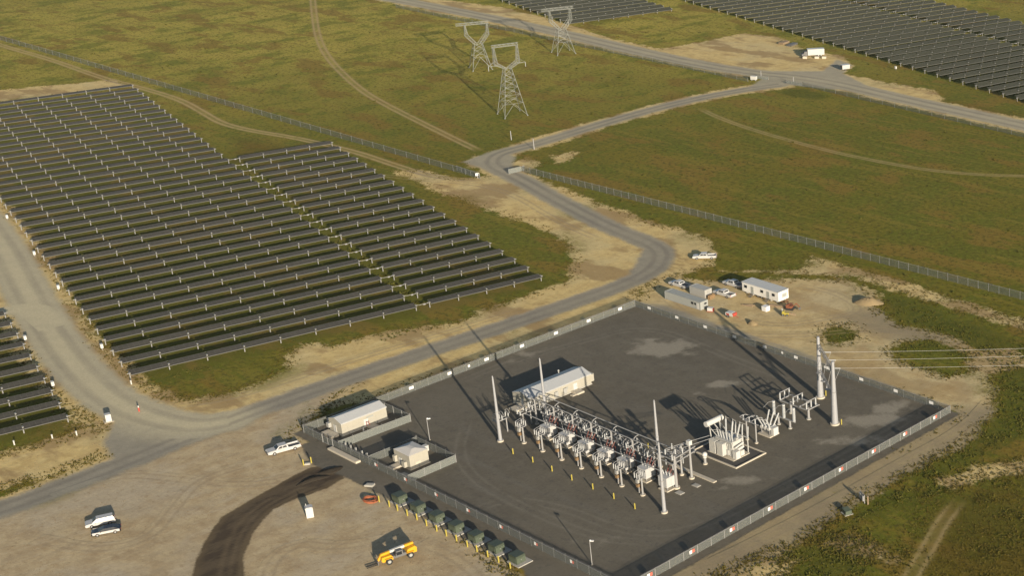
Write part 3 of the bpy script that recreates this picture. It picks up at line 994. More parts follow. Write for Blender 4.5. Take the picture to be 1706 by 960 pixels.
sw_, sh_ = 1.05, .62
SIGNS = []
for i in range(-2, 7):
    SIGNS.append((FN[0] + .05, FW[1] + 23.7 + 9.144 * i, math.pi / 2, 'w', f"white sign on the substation fence along the access road, {nth(i + 2)} from the left corner"))
for i in range(10):
    SIGNS.append((FN[0] + .5495 * 9.144 + 9.365 * i, FN[1] - .06, 0, 'w', f"white sign on the substation fence facing the trailer yard, {nth(i)} from the top corner"))
for i in range(9):
    SIGNS.append((FE[0] + .06, FE[1] - .5188 * 9.144 - 9.164 * i, math.pi / 2, 'r', f"red and white warning sign on the lower right substation fence, {nth(i)} from the right corner"))
for i in range(0, 8):
    SIGNS.append((FW[0] + 2.6748 * 9.144 + 9.37 * i, FW[1] - .06, 0, 's', f"small sign on the substation fence beside the green transformer boxes, {nth(i)} from the gate"))
for x, y, rz, k, lab in SIGNS:
    t = thing("warning_sign", lab, "sign", (x, y, .95), rz, "signs on the substation fence")
    if k == 'w':
        MB().box((0, 0, 0), (sw_, .02, sh_)).build("sign_plate", M["signwhite"], t)
    elif k == 'r':
        MB().box((-.29, 0, 0), (.55, .02, sh_)).build("white_plate", M["signwhite"], t)
        MB().box((.29, 0, .02), (.55, .02, sh_)).build("red_plate", M["signred"], t)
    else:
        MB().box((0, 0, 0), (.5, .02, .6)).build("sign_plate", M["signwhite"], t)
        MB().box((.48, 0, -.02), (.34, .02, .5)).build("red_plate", M["signred"], t)
for px, lab in [((780, 616), "small white notice on the access road fence between two larger signs"), ((1300.5, 596), "small white notice on the trailer yard fence left of the tall twin poles"), ((1380, 616), "small white notice on the trailer yard fence behind the tall twin poles")]:
    p = U(*px)
    y = FN[1] - .06 if px[0] > 1000 else p.y
    x = p.x if px[0] > 1000 else FN[0] + .05
    o = MB().box((0, 0, 0), (.5, .02, .5)).build("notice_plate", M["signwhite"], None, (x, y, .95), 0 if px[0] > 1000 else math.pi / 2)
    tag(o, lab, "sign", "small notices on the substation fence")

fence("field_fence", "long chain-link fence crossing the meadow behind the near solar field", U(-90, 40), U(796, 297), 1.9, 6.0, mesh="mesh_thin", wire=False)
fence("field_fence", "chain-link fence running from the gate apron to the right edge below the green meadow", U(872, 287), U(1790, 522), 1.9, 3.05, mesh="mesh_thin", wire=False)
fence("field_fence", "thin wire fence along the lower side of the perimeter road behind the towers", U(660, 12), U(1246, 136), 1.5, 6.0, mesh="mesh_thin", wire=False)
fence("field_fence", "thin wire fence along the lower side of the perimeter road at the right edge", U(1336, 143), U(1780, 246), 1.5, 6.0, mesh="mesh_thin", wire=False)
for a, b, lab in [((800, 298), (762, 284), "open field gate panel left of the gate apron, with a white plate beside it"), ((848, 290), (874, 284), "open field gate panel on the right of the gate apron")]:
    t = fence("field_gate", lab, U(*a), U(*b), 1.5, 2.5, mesh="slats", wire=False, cat="gate")
o = MB().box((0, 0, 1.2), (1.1, .03, .8)).box((0, 0, .4), (.08, .03, .8)).build("gate_sign", M["signwhite"], None, U(796, 297), math.radians(60))
tag(o, "white plate at the end of the long meadow fence by the gate apron", "sign")
for px, h, lab in [((852, 233), 2.9, "white gate pole on the grass side of the road bend"), ((890, 249), 3.5, "white gate pole at the inner side of the road bend"), ((1268, 129), 2.4, "white gate pole beside the white box at the upper road junction"), ((1322, 140), 2.6, "white gate pole at the right of the upper road junction")]:
    o = MB().cyl((0, 0, 0), (0, 0, h), .17, .13, n=8).sphere((0, 0, h), .14, 0, 8, 4).build("gate_pole", M["galv_w"], None, U(*px))
    tag(o, lab, "pole", "white gate poles at the road bends")
for a, b, lab in [((1262, 131), (1280, 133), "dark low gate barrier by the white box at the upper road junction"), ((1310, 139), (1336, 143), "dark low gate barrier at the right of the upper road junction")]:
    t = fence("field_gate", lab, U(*a), U(*b), 1.2, 2.5, mesh="slats", wire=False, cat="gate")
t = thing("control_cabinet", "white control box standing on legs at the upper road junction", "electrical box", U(1256, 134), .3)
MB().box((0, 0, 1.1), (2.2, 1.2, 1.3)).build("cabinet", M["white"], t)
for s in (-.8, .8):
    MB().box((s, 0, .22), (.12, .8, .45)).build("leg", M["galv"], t)


# ---------------------------------------------------------------- buildings in the substation
def shed(name, label, x0, x1, y0, y1, hw, rise, roofmat="roofm", plinth=.25):
    t = thing(name, label, "building", ((x0 + x1) / 2, (y0 + y1) / 2, 0))
    lx, ly = x1 - x0, y1 - y0
    MB().box((0, 0, plinth / 2), (lx + .2, ly + .2, plinth)).build("base_slab", M["concg"], t)
    wb = MB()
    wb.box((0, 0, plinth + (hw - plinth) / 2), (lx, ly, hw - plinth))
    for s in (-1, 1):   # gable triangles
        y = s * ly / 2
        vs = [(-lx / 2, y, hw), (lx / 2, y, hw), (0, y, hw + rise)]
        wb.add(vs, [(0, 1, 2) if s < 0 else (2, 1, 0)])
    n = int(ly / 1.2)
    for i in range(1, n):
        for s in (-1, 1):
            wb.box((s * (lx / 2 + .012), -ly / 2 + ly * i / n, plinth + (hw - plinth) / 2), (.024, .06, hw - plinth - .02))
    wl = wb.build("wall", M["cream"], t)
    rb = MB()
    ox, oy, th = .07, .08, .06
    for s in (-1, 1):
        e = (s * (lx / 2 + ox), hw - rise * ox / (lx / 2) + .03)
        r = (0, hw + rise + .03)
        vs = []
        for y in (-ly / 2 - oy, ly / 2 + oy):
            vs += [(e[0], y, e[1]), (r[0], y, r[1]), (r[0], y, r[1] + th), (e[0], y, e[1] + th)]
        fs = [(0, 1, 2, 3), (7, 6, 5, 4), (0, 4, 5, 1), (1, 5, 6, 2), (2, 6, 7, 3), (3, 7, 4, 0)]
        rb.add(vs, fs if s > 0 else [f[::-1] for f in fs])
    k = int(ly / .6)
    for i in range(k + 1):
        y = -ly / 2 + ly * i / k
        for s in (-1, 1):
            rb.bar((s * (lx / 2 + ox - .02), y, hw - rise * (ox - .02) / (lx / 2) + .03 + th), (0, y, hw + rise + .035 + th), .035, .03)
    rb.build("roof", M[roofmat], t)
    MB().box((lx / 2 + ox + .05, 0, hw - .06), (.1, ly + 2 * oy, .12)).build("gutter", M["roofm"], t)
    return t, lx, ly, plinth, hw


def door(t, c, axis, w_=.95, h_=1.5, matn="white"):
    d = (.06, w_, h_) if axis == 'x' else (w_, .06, h_)
    o = MB().box((c[0], c[1], c[2] + h_ / 2), d).build("door", M[matn], t)
    q = (c[0] + .05, c[1] + w_ * .35, c[2] + h_ * .5) if axis == 'x' else (c[0] + w_ * .35, c[1] - .05, c[2] + h_ * .5)
    MB().box(q, (.06, .06, .12)).build("handle", M["black"], o)


t, lx, ly, pl, hw = shed("control_house", "largest cream control house with gabled grey roof beside the bus structure", -246.1, -240.7, 166.3, 181.7, 2.4, .8)
door(t, (lx / 2 + .03, 3.6, pl), 'x')
MB().box((lx / 2 + 1.05, 3.3, .2), (2.0, 1.8, .38)).box((lx / 2 + 1.4, 1.9, .1), (.9, 1.0, .2)).build("landing", M["conc"], t)
door(t, (.4, -ly / 2 - .03, pl), 'y')
MB().box((.4, -ly / 2 - 1.3, .2), (2.4, 2.5, .38)).box((1.9, -ly / 2 - 1.2, .1), (.7, 1.2, .2)).build("landing", M["conc"], t)
MB().box((-.1, ly / 2 + .62, 1.05), (lx - 1.0, 1.2, 1.6)).box((-.1, ly / 2 + .62, 1.88), (lx - .8, 1.35, .06)).build("air_conditioner", M["cream"], t)
ac = MB()
for k in range(3):
    ac.box((lx / 2 + .16, -3.5 + k * .0 + k * 2.2, 1.1), (.3, .8, 1.1))
ac.build("wall_cabinet", M["tank"], t)
MB().box((lx / 2 + .04, 1.2, 1.4), (.05, 1.1, .5)).build("louvre", M["grey"], t)
MB().cyl((-lx / 2 + .6, 3.4, 2.4), (-lx / 2 + .6, 3.4, 3.3), .12, n=8).sphere((-lx / 2 + .6, 3.4, 3.35), .22, 0, 8, 5).build("roof_vent", M["tank"], t)

t, lx, ly, pl, hw = shed("equipment_shed", "long cream equipment shed in the fenced yard beside the white pickup", -264.0, -259.7, 136.8, 146.5, 2.65, .7)
door(t, (lx / 2 + .03, .3, pl), 'x')
MB().box((lx / 2 + 1.0, 1.0, .2), (1.9, 1.6, .38)).build("landing", M["conc"], t)
r_ = MB()
for y in (.1, .6):
    r_.bar((lx / 2 + .5, y, .4), (lx / 2 + .5, y + .0, 1.4), .06)
r_.bar((lx / 2 + .5, .1, 1.4), (lx / 2 + 1.8, .1, 1.3), .05).build("handrail", M["red"], t)
door(t, (-.2, -ly / 2 - .03, pl), 'y')
MB().box((-.3, -ly / 2 - 1.2, .22), (3.6, 1.7, .42)).build("landing", M["conc"], t)
MB().box((-lx / 2 + .4, -ly / 2 - .35, 1.5), (.8, .6, .9)).build("air_conditioner", M["tank"], t)
MB().box((lx / 2 + .04, 1.2, 1.95), (.05, 1.5, .3)).build("wall_light", M["grey"], t)
MB().cyl((lx / 2 + .9, -1.0, 0), (lx / 2 + .9, -1.0, .7), .16, n=8).build("floodlight", M["white"], t)

# small hut with a low hipped roof
t = thing("switch_hut", "small cream hut with a flat hipped roof in its own fenced yard", "building", (-239.4, 138.6, 0))
lx, ly, hw = 4.9, 3.9, 2.9
MB().box((0, 0, .1), (lx + .3, ly + .3, .2)).build("base_slab", M["conc"], t)
wb = MB().box((0, 0, .2 + (hw - .2) / 2), (lx, ly, hw - .2))
for i in range(1, 4):
    wb.box((lx / 2 + .01, -ly / 2 + ly * i / 4, .2 + (hw - .2) / 2), (.02, .06, hw - .25))
wb.build("wall", M["cream"], t)
rb = MB()
e, tp = .07, .42
vs = [(-lx / 2 - e, -ly / 2 - e, hw + .02), (lx / 2 + e, -ly / 2 - e, hw + .02), (lx / 2 + e, ly / 2 + e, hw + .02), (-lx / 2 - e, ly / 2 + e, hw + .02),
      (-lx / 2 + 1.5, -.35, hw + tp), (lx / 2 - 1.5, -.35, hw + tp), (lx / 2 - 1.5, .35, hw + tp), (-lx / 2 + 1.5, .35, hw + tp)]
rb.add(vs, [(3, 2, 1, 0), (4, 5, 6, 7), (0, 1, 5, 4), (1, 2, 6, 5), (2, 3, 7, 6), (3, 0, 4, 7)])
rb.build("roof", M["roofb"], t)
door(t, (-.6, -ly / 2 - .03, .2), 'y')
MB().box((-.9, -ly / 2 - 1.1, .2), (1.6, 2.0, .38)).build("landing", M["conc"], t)
MB().box((1.1, -ly / 2 - .35, 1.0), (.9, .6, 1.1)).build("air_conditioner", M["cream"], t)
MB().box((-1.9, -ly / 2 - .3, 1.3), (.7, .5, 1.2)).build("air_conditioner", M["cream"], t)
MB().box((lx / 2 + .03, -.3, 1.0), (.04, 1.1, .5)).build("louvre", M["conc"], t)
o = MB().box((0, 0, .08), (1.9, 1.5, .16)).box((0, 0, .17), (1.2, .8, .05), mi=1).build("condenser_slab", [M["greyd"], M["conc"]], None, (-236.4, 134.9, 0))
tag(o, "square concrete slab with a dark rim beside the small cream hut", "slab")
o = MB().box((0, 0, .55), (.9, .8, 1.1)).box((0, 0, 1.13), (1.0, .9, .06)).build("meter_cabinet", M["white"], None, (-241.7, 143.0, 0))
tag(o, "white cabinet in the back corner of the small hut's yard", "electrical box")


# ---------------------------------------------------------------- masts and lamps
def mast(px, lab):
    t = thing("lightning_mast", lab, "mast", U(*px), 0, "lightning masts in the substation")
    MB().cyl((0, 0, 0), (0, 0, .3), .62, n=16).build("foundation", M["conc"], t)
    b = MB().cyl((0, 0, .3), (0, 0, .38), .5, n=14).cyl((0, 0, .3), (0, 0, 13.0), .36, .17, n=14)
    b.build("pole", M["mast"], t)
    MB().cyl((0, 0, 6.2), (0, 0, 6.4), .34, n=14).build("collar", M["galv_w"], t)
    MB().cyl((0, 0, 13.0), (0, 0, 13.8), .17, .1, n=8).cyl((-.3, 0, 13.5), (.3, 0, 13.5), .05, n=6).build("tip", M["mast"], t)


mast((834, 736), "tall grey lightning mast standing apart at the left of the breaker rows")
mast((911, 704), "tall grey lightning mast in front of the largest cream control house")
mast((1107, 855), "tall grey lightning mast nearest the viewer, at the lower end of the breaker rows")
mast((1099, 779), "grey lightning mast directly behind the nearest mast, base hidden among the bus frames")
for px, lab, rz in [((716, 734), "lamp post behind the small cream hut", 1.0), ((986.5, 942), "lamp post inside the fence at the bottom corner of the substation", .6)]:
    t = thing("yard_lamp", lab, "lamp post", U(*px), rz, "yard lamps")
    MB().cyl((0, 0, 0), (0, 0, 4.5), .085, .06, n=8).build("pole", M["galv_w"], t)
    MB().cyl((0, 0, 0), (0, 0, .12), .2, n=10).build("base_plate", M["conc"], t)
    MB().bar((0, 0, 4.45), (.45, 0, 4.5), .07).box((.4, 0, 4.55), (.55, .3, .16)).sphere((.1, 0, 4.6), .16, 0, 8, 5).build("lamp_head", M["lamp"], t)


# ---------------------------------------------------------------- switchgear: repeated bays
BX = [-229.5 + 5.65 * i for i in range(7)]


def breaker_proto():
    t = thing("circuit_breaker", "", "circuit breaker", (0, 0, 0), 0, "circuit breakers in the bay row")
    MB().box((0, 0, .12), (2.4, 2.2, .24)).build("foundation", M["conc"], t)
    for sx in (-.8, .8):
        for sy in (-.7, .7):
            MB().box((sx, sy, .55), (.14, .14, .75)).build("leg", M["galv"], t)
    MB().box((0, 0, 1.75), (2.15, 2.1, 1.9)).box((0, 0, 2.73), (2.25, 2.2, .08)).box((1.1, -.5, 1.75), (.05, .9, 1.6)).box((1.1, .5, 1.75), (.05, .9, 1.6)).build("cabinet", M["carwhite"], t)
    MB().cyl((-1.0, 1.35, 1.5), (1.0, 1.35, 1.5), .36, n=12).build("gas_tank", M["tank"], t)
    for sx in (-.75, 0, .75):
        for s, y0, y1 in ((1, .75, 1.6), (-1, .1, -.1)):
            b = MB().insul((sx, y0, 2.65), (sx * 1.25, y1, 3.9 if s > 0 else 3.6), .15, 8, 0, 6)
            o = b.build("bushing", M["brown"] if s > 0 else M["porc"], t)
            MB().cyl((sx * 1.25, y1, 3.9 if s > 0 else 3.6), (sx * 1.27, y1 * 1.08, 4.15 if s > 0 else 3.85), .06, n=6).build("terminal", M["alu"], o)
    fr = MB()
    for sx in (-1.1, 1.1):
        fr.bar((sx, 1.5, .1), (sx, 1.5, 3.0), .1)
    fr.bar((-1.1, 1.5, 3.0), (1.1, 1.5, 3.0), .1).bar((-1.1, 1.5, 1.8), (1.1, 1.5, 1.8), .08)
    fr.build("rear_frame", M["brown"], t)
    return t


bp = breaker_proto()
BRX = [-227.6 + 5.6 * i for i in range(7)]
for i in range(7):
    x, y = BRX[i], 160.7
    lab = f"white boxed circuit breaker with brown bushings, {nth(i)} from the left in the breaker row"
    if i == 0:
        bp.location = (x, y, 0)
        bp["label"] = lab
    else:
        dup(bp, (x, y, 0), 0, lab)


def front_proto():
    t = thing("disconnect_switch_stand", "", "switch stand", (0, 0, 0), 0, "disconnect switch stands in front of the breakers")
    MB().cyl((0, 0, 0), (0, 0, .22), .48, n=14).build("foundation", M["conc"], t)
    MB().cyl((0, 0, .2), (0, 0, 3.5), .19, .16, n=10).build("column", M["galv_w"], t)
    c = MB()
    for y in (-.35, .35):
        c.bar((-1.2, y, 3.45), (.3, y, 3.45), .12)
    for x in (-1.1, -.5, .15):
        c.bar((x, -.7, 3.52), (x, .8, 3.52), .11)
    c.build("crossarm", M["galv_w"], t)
    for x in (-1.1, -.5, .15):
        for y in (-.6, .7):
            o = MB().insul((x, y, 3.6), (x, y, 4.45), .12, 8, 0, 5).build("insulator", M["porc"], t)
            MB().box((x, y, 4.5), (.18, .18, .12)).build("clamp", M["alu"], o)
        MB().bar((x, -.6, 4.56), (x, .7, 4.56 + .2), .06).build("switch_blade", M["alu"], t)
    MB().bar((-.9, 0, .2), (-.9, 0, 1.45), .17).build("side_post", M["galv_w"], t)
    MB().box((-.95, .15, 1.75), (.5, 1.1, .55)).bar((-1.0, .1, 2.0), (-1.1, .1, 3.3), .07).build("operating_mechanism", M["rust"], t)
    MB().box((-1.0, -.1, 2.6), (.55, .45, .7)).build("control_box", M["tank"], t)
    MB().bar((-1.2, .2, .12), (-2.2, 1.6, .12), .3, .12).build("cable_tray", M["rust"], t)
    return t


fp_ = front_proto()
for i in range(7):
    lab = f"switch stand with brown mechanism box, {nth(i)} from the left in the front row"
    if i == 0:
        fp_.location = (BX[i], 156.3, 0)
        fp_["label"] = lab
    else:
        dup(fp_, (BX[i], 156.3, 0), 0, lab)


def mid_proto():
    t = thing("bus_support", "", "bus support", (0, 0, 0), 0, "bus supports behind the breakers")
    MB().cyl((0, 0, 0), (0, 0, .2), .42, n=14).build("foundation", M["conc"], t)
    MB().cyl((0, 0, .2), (0, 0, 5.3), .22, .16, n=10).build("column", M["galv_w"], t)
    c = MB()
    c.bar((-1.5, 0, 3.5), (1.6, 0, 3.5), .17).bar((0, -1.6, 4.3), (0, 1.2, 4.3), .17)
    c.bar((-1.4, .9, 3.7), (1.5, .9, 3.7), .13).bar((-1.4, -1.0, 3.4), (1.5, -1.0, 3.4), .13)
    c.bar((0, .9, 3.7), (0, 0, 3.0), .1)
    c.build("crossarm", M["galv_w"], t)
    MB().bar((0, 0, 5.2), (0, .9, 5.75), .15).bar((0, .9, 5.75), (.0, 1.5, 5.8), .13).bar((0, 0, 5.2), (0, -.5, 5.75), .13).build("yoke_arm", M["galv_w"], t)
    for x, y, z in ((-1.4, 0, 3.58), (1.5, 0, 3.58), (0, -1.5, 4.38), (0, 1.1, 4.38), (-1.3, .9, 3.76), (1.4, .9, 3.76)):
        MB().insul((x, y, z), (x, y, z + .95), .14, 8, 0, 5).build("insulator", M["porc"], t)
    j = MB()
    j.bar((-1.4, 0, 4.6), (-1.3, .9, 4.75), .06).bar((1.5, 0, 4.6), (1.4, .9, 4.75), .06).bar((0, -1.5, 5.4), (-1.4, 0, 4.6), .05).bar((0, 1.1, 5.4), (1.4, .9, 4.75), .05)
    j.build("jumper", M["alu"], t)
    return t


mp0 = mid_proto()
MX = [-234.3, -228.5, -222.9, -217.4, -211.6, -205.6, -199.8]
for i, x in enumerate(MX):
    lab = f"grey bus support column with forked top, {nth(i)} from the left behind the breaker row"
    if i == 0:
        mp0.location = (x, 163.0, 0)
        mp0["label"] = lab
    else:
        dup(mp0, (x, 163.0, 0), 0, lab)
for y, z, x0, x1, lab in [(164.5, 5.9, -234.6, -193.5, "rearmost long aluminium bus pipe above the breaker rows"), (162.5, 5.85, -234.6, -193.5, "long aluminium bus pipe just in front of the rearmost one"),
                          (158.7, 4.75, -231.5, -193.0, "low aluminium bus pipe between the switch stands and the breakers")]:
    o = MB().cyl((x0, y, z), (x1, y, z), .10, n=8).sphere((x0, y, z), .15, 0, 8, 5).sphere((x1, y, z), .15, 0, 8, 5).build("bus_pipe", M["galv_w"])
    tag(o, lab, "bus pipe", "long bus pipes")


def frame_proto():
    t = thing("disconnector", "", "switch frame", (0, 0, 0), 0, "low switch frames between breakers and bus supports")
    for x in (-.9, .9):
        MB().cyl((x, 0, 0), (x, 0, 2.8), .13, n=8).build("leg", M["galv_w"], t)
    MB().bar((-1.6, 0, 2.85), (1.6, 0, 2.85), .18).bar((-1.6, .9, 2.9), (1.6, .9, 2.9), .13).bar((-1.3, 0, 2.86), (-1.3, .9, 2.9), .1).bar((1.3, 0, 2.86), (1.3, .9, 2.9), .1).build("crossarm", M["galv_w"], t)
    for x in (-1.4, 0, 1.4):
        for y in (0, .9):
            MB().insul((x, y, 2.95), (x * 1.05, y, 3.8), .14, 8, 0, 5).build("insulator", M["porc"], t)
        lp = MB().bar((x, 0, 3.85), (x, .9, 4.2), .07)
        arc = [Vector((x + .25, .45 + .62 * math.cos(a), 3.75 + .7 * math.sin(a))) for a in [math.pi * i / 8 for i in range(9)]]
        for a, b in zip(arc, arc[1:]):
            lp.bar(a, b, .07)
        lp.build("switch_blade", M["alu"], t)
    return t


fr0 = frame_proto()
FXS = [(-231.4, 163.2), (-225.7, 163.2), (-220.1, 163.2), (-214.5, 163.2), (-208.6, 163.2), (-202.7, 163.2)]
for i, (x, y) in enumerate(FXS):
    lab = f"low two-legged switch frame under the paired bus pipes, {nth(i)} from the left"
    if i == 0:
        fr0.location = (x, y, 0)
        fr0["label"] = lab
    else:
        dup(fr0, (x, y, 0), 0, lab)
c = dup(fr0, (-235.2, 161.5, 0), math.radians(90), "switch frame nearest the control house landing, at the left end of the bus")
c = dup(fr0, (-236.2, 156.6, 0), math.radians(90), "switch frame with open rails left of the first switch stand")

# the tall frame that joins the bus to the big transformer
t = thing("bus_gantry", "tall grey bus gantry on round footings at the right end of the breaker rows", "gantry", (-192.8, 161.8, 0))
for x, y, h, r0 in ((0, 0, 6.6, .3), (-.6, 4.2, 6.9, .26), (-3.0, 4.0, 6.0, .2), (-4.0, -.3, 5.8, .2)):
    o = MB().cyl((x, y, .3), (x, y, h), r0, r0 * .75, n=12).build("column", M["galv_w"], t)
    MB().cyl((x, y, 0), (x, y, .32), r0 * 2.1, n=14).build("foundation", M["conc"], o)
g = MB()
for z in (5.0, 5.9):
    g.bar((0, -.6, z), (-.7, 5.6, z + .1), .18).bar((-4.1, -.6, z), (-3.0, 5.4, z), .16)
    for k in range(4):
        a = k / 3
        g.bar((-.1 * k, -.4 + 1.8 * k, z), (-4.0 + .35 * k, -.4 + 1.8 * k, z), .13)
    g.bar((0, 0, z), (-3.2, 4.0, z), .1).bar((-4, 0, z), (-.6, 4.2, z), .1)
g.build("lattice_beam", M["galv_w"], t)
MB().box((-.6, 4.2, 7.35), (.75, .75, .85)).build("junction_box", M["white"], t)
for x, y in ((0, -.5), (-1.3, 1.4), (-2.6, .2), (-1.9, 3.4), (-.5, 2.4), (-3.4, 2.5)):
    MB().insul((x, y, 6.0), (x, y, 7.0), .15, 8, 0, 6).build("insulator", M["porc"], t)
    MB().insul((x, y, 4.9), (x, y, 3.9), .15, 8, 0, 6).build("hanging_insulator", M["porc"], t)
j = MB()
for a, b in (((0, -.5, 7), (-1.3, 1.4, 7)), ((-2.6, .2, 7), (-1.9, 3.4, 7)), ((-.5, 2.4, 7), (-1.9, 3.4, 7)), ((-3.4, 2.5, 3.9), (-5, 1, 4.6)), ((-1.9, 3.4, 7.0), (-1.5, 10.0, 6.2)), ((-.5, 2.4, 7.0), (-.3, 10.0, 6.2))):
    j.bar(a, b, .07)
j.build("jumper", M["alu"], t)
t = thing("voltage_transformer", "short grey post with a white round head left of the big transformer", "instrument transformer", (-195.6, 171.4, 0))
MB().cyl((0, 0, 0), (0, 0, .25), .45, n=12).build("foundation", M["conc"], t)
MB().cyl((0, 0, .25), (0, 0, 1.4), .26, n=10).build("column", M["galv_w"], t)
MB().cyl((0, 0, 1.4), (0, 0, 1.6), .4, n=12).sphere((0, 0, 2.0), .52, 0, 12, 8).build("head", M["white"], t)
for (x, y, sx, sy), lab in [((-190.7, 164.6, 1.5, 1.0), "small concrete slab right of the gantry's tall white-topped column"), ((-191.0, 160.9, 1.5, 1.1), "small concrete slab at the foot of the gantry's nearest column")]:
    o = MB().box((0, 0, .07), (sx, sy, .14)).box((0, 0, .155), (sx * .8, sy * .8, .03)).build("concrete_slab", M["concg"], None, (x, y, 0))
    tag(o, lab, "slab")
o = MB().box((0, 0, .09), (11.5, .85, .18)).build("cable_trench", M["conc"], None, (-194.6, 167.5, 0))
b = MB()
for i in range(12):
    b.box((-5.3 + i * .96, 0, .195), (.9, .8, .04))
b.build("trench_cover", M["conc"], o)
tag(o, "pale straight concrete cable trench beside the bus gantry", "cable trench")

# ---------------------------------------------------------------- big transformer
t = thing("power_transformer", "big pale power transformer with a horizontal oil tank on top, inside a kerbed pit", "transformer", (-195.4, 177.4, 0))
MB().box((-.1, -.1, .12), (7.0, 4.2, .24)).build("foundation", M["conc"], t)
MB().box((.1, 0, 1.75), (4.2, 2.7, 2.9)).box((.1, 0, 3.25), (4.4, 2.9, .14)).box((2.25, -.5, 1.5), (.1, 1.2, 2.0)).build("main_tank", M["trafo"], t)
for k, (y, x0) in enumerate(((-2.0, -2.6), (-2.0, -.6), (2.0, -2.4), (2.0, -.2))):
    r_ = MB()
    for i in range(7):
        r_.box((x0 + .24 * i, y, 1.75), (.06, 1.1, 2.5))
    r_.bar((x0 - .1, y, 2.9), (x0 + 1.6, y, 2.9), .14).bar((x0 - .1, y, .6), (x0 + 1.6, y, .6), .14)
    r_.build("radiator", M["trafo"], t)
r_ = MB()
for i in range(7):
    r_.box((-2.6, -1.0 + .33 * i, 1.75), (1.0, .06, 2.5))
r_.build("radiator", M["trafo"], t)
o = MB().cyl((-4.2, -1.7, 5.3), (-4.2, 2.5, 5.3), .56, n=16).build("conservator_tank", M["white"], t)
MB().bar((-3.4, -1.0, .2), (-4.0, -1.0, 4.9), .16).bar((-3.4, 1.6, .2), (-4.0, 1.6, 4.9), .16).bar((-2.0, -1.0, 3.3), (-4.0, -1.0, 4.7), .12).bar((-2.0, 1.6, 3.3), (-4.0, 1.6, 4.7), .12).bar((-2.0, .3, 3.3), (-4.0, .3, 4.7), .16).build("support_frame", M["trafo"], o)
for i, x in enumerate((-1.4, .1, 1.6)):
    b = MB().cyl((x, .7, 3.3), (x, .75, 3.7), .3, .24, n=10).insul((x, .75, 3.7), (x * 1.25, 1.2, 6.2), .2, 10, 0, 10)
    o = b.build("high_bushing", M["porc"], t)
    MB().cyl((x * 1.25, 1.2, 6.2), (x * 1.27, 1.25, 6.7), .07, n=6).build("terminal", M["alu"], o)
for x in (-1.7, -1.0, -.3, .5, 1.3, 1.9):
    MB().insul((x, -.8, 3.3), (x * 1.1, -1.1, 5.0), .17, 8, 0, 6).build("low_bushing", M["porc"], t)
for x in (-1.2, .6, 2.1):
    MB().insul((x + 1.0, 2.0, 3.4), (x + 1.0, 2.2, 5.6), .16, 8, 0, 8).build("surge_arrester", M["porc"], t)
MB().bar((-.3, 2.0, 3.3), (3.3, 2.0, 3.3), .16).bar((3.0, 2.0, .2), (3.0, 2.0, 3.3), .16).build("arrester_frame", M["trafo"], t)
MB().box((3.0, -1.0, 1.0), (1.0, 1.1, 1.5)).box((2.7, .5, .75), (.8, .9, 1.0)).build("control_cabinet", M["white"], t)
MB().cyl((2.6, -1.3, 1.4), (2.6, 1.2, 1.7), .26, n=10).cyl((2.9, -1.2, 2.3), (2.6, 1.2, 2.5), .2, n=10).build("oil_pipe", M["white"], t)
for k_, (x, y, z, d) in enumerate([(2.35, .9, .9, (.35, .5, .7)), (1.2, -1.5, 1.1, (.7, .3, 1.0)), (-.2, 1.5, 2.4, (.5, .25, .5)), (2.3, -1.3, 2.6, (.3, .3, .9)), (.9, -1.45, 2.6, (.6, .25, .4)), (-1.6, -.2, 3.5, (.6, .5, .4)), (1.9, .2, 3.5, (.5, .6, .4))]):
    MB().box((x, y, z), d).build("terminal_box", M["trafo"] if k_ % 2 else M["tank"], t)
pp = MB()
for x in (-1.9, -1.2, -.5, .2, .9, 1.6):
    pp.bar((x, -1.42, .4), (x, -1.42, 3.0), .07).bar((x, 1.42, .4), (x, 1.42, 3.0), .07)
pp.bar((-2.1, -1.45, 3.05), (2.2, -1.45, 3.05), .1).bar((2.32, -1.2, .4), (2.32, -1.2, 3.1), .1).bar((2.32, 1.1, .4), (2.32, 1.1, 3.1), .1).bar((-3.0, 0, 3.3), (-1, 0, 3.45), .12)
for x in (-1.75, .12, 2.0):
    pp.bar((x, 1.2, 6.5), (x + .4, 2.6, 5.6), .05).bar((x * .6, -1.1, 5.0), (x * .6 - .6, -2.8, 5.4), .05)
pp.build("conduit", M["tank"], t)
fn = MB()
for y in (-1.2, -.1, 1.0):
    fn.cyl((-3.15, y, 1.4), (-3.3, y, 1.4), .4, n=10)
fn.build("cooling_fan", M["grey"], t)
o = MB()
X0, X1, Y0, Y1 = -201.3, -189.7, 173.6, 181.2
for a, b in (((X0, Y0), (X1, Y0)), ((X1, Y0), (X1, Y1)), ((X1, Y1), (X0, Y1)), ((X0, Y1), (X0, Y0))):
    o.box(((a[0] + b[0]) / 2, (a[1] + b[1]) / 2, .14), (abs(a[0] - b[0]) + .25 if a[1] == b[1] else .25, abs(a[1] - b[1]) - .25 if a[0] == b[0] else .25, .28))
o = o.build("containment_kerb", M["conc"])
MB().box(((X0 + X1) / 2, (Y0 + Y1) / 2, .06), (X1 - X0 - .25, Y1 - Y0 - .25, .1)).build("stone_bed", M["stone"], o)
tag(o, "pale kerb around the dark stone pit under the big transformer", "kerb")

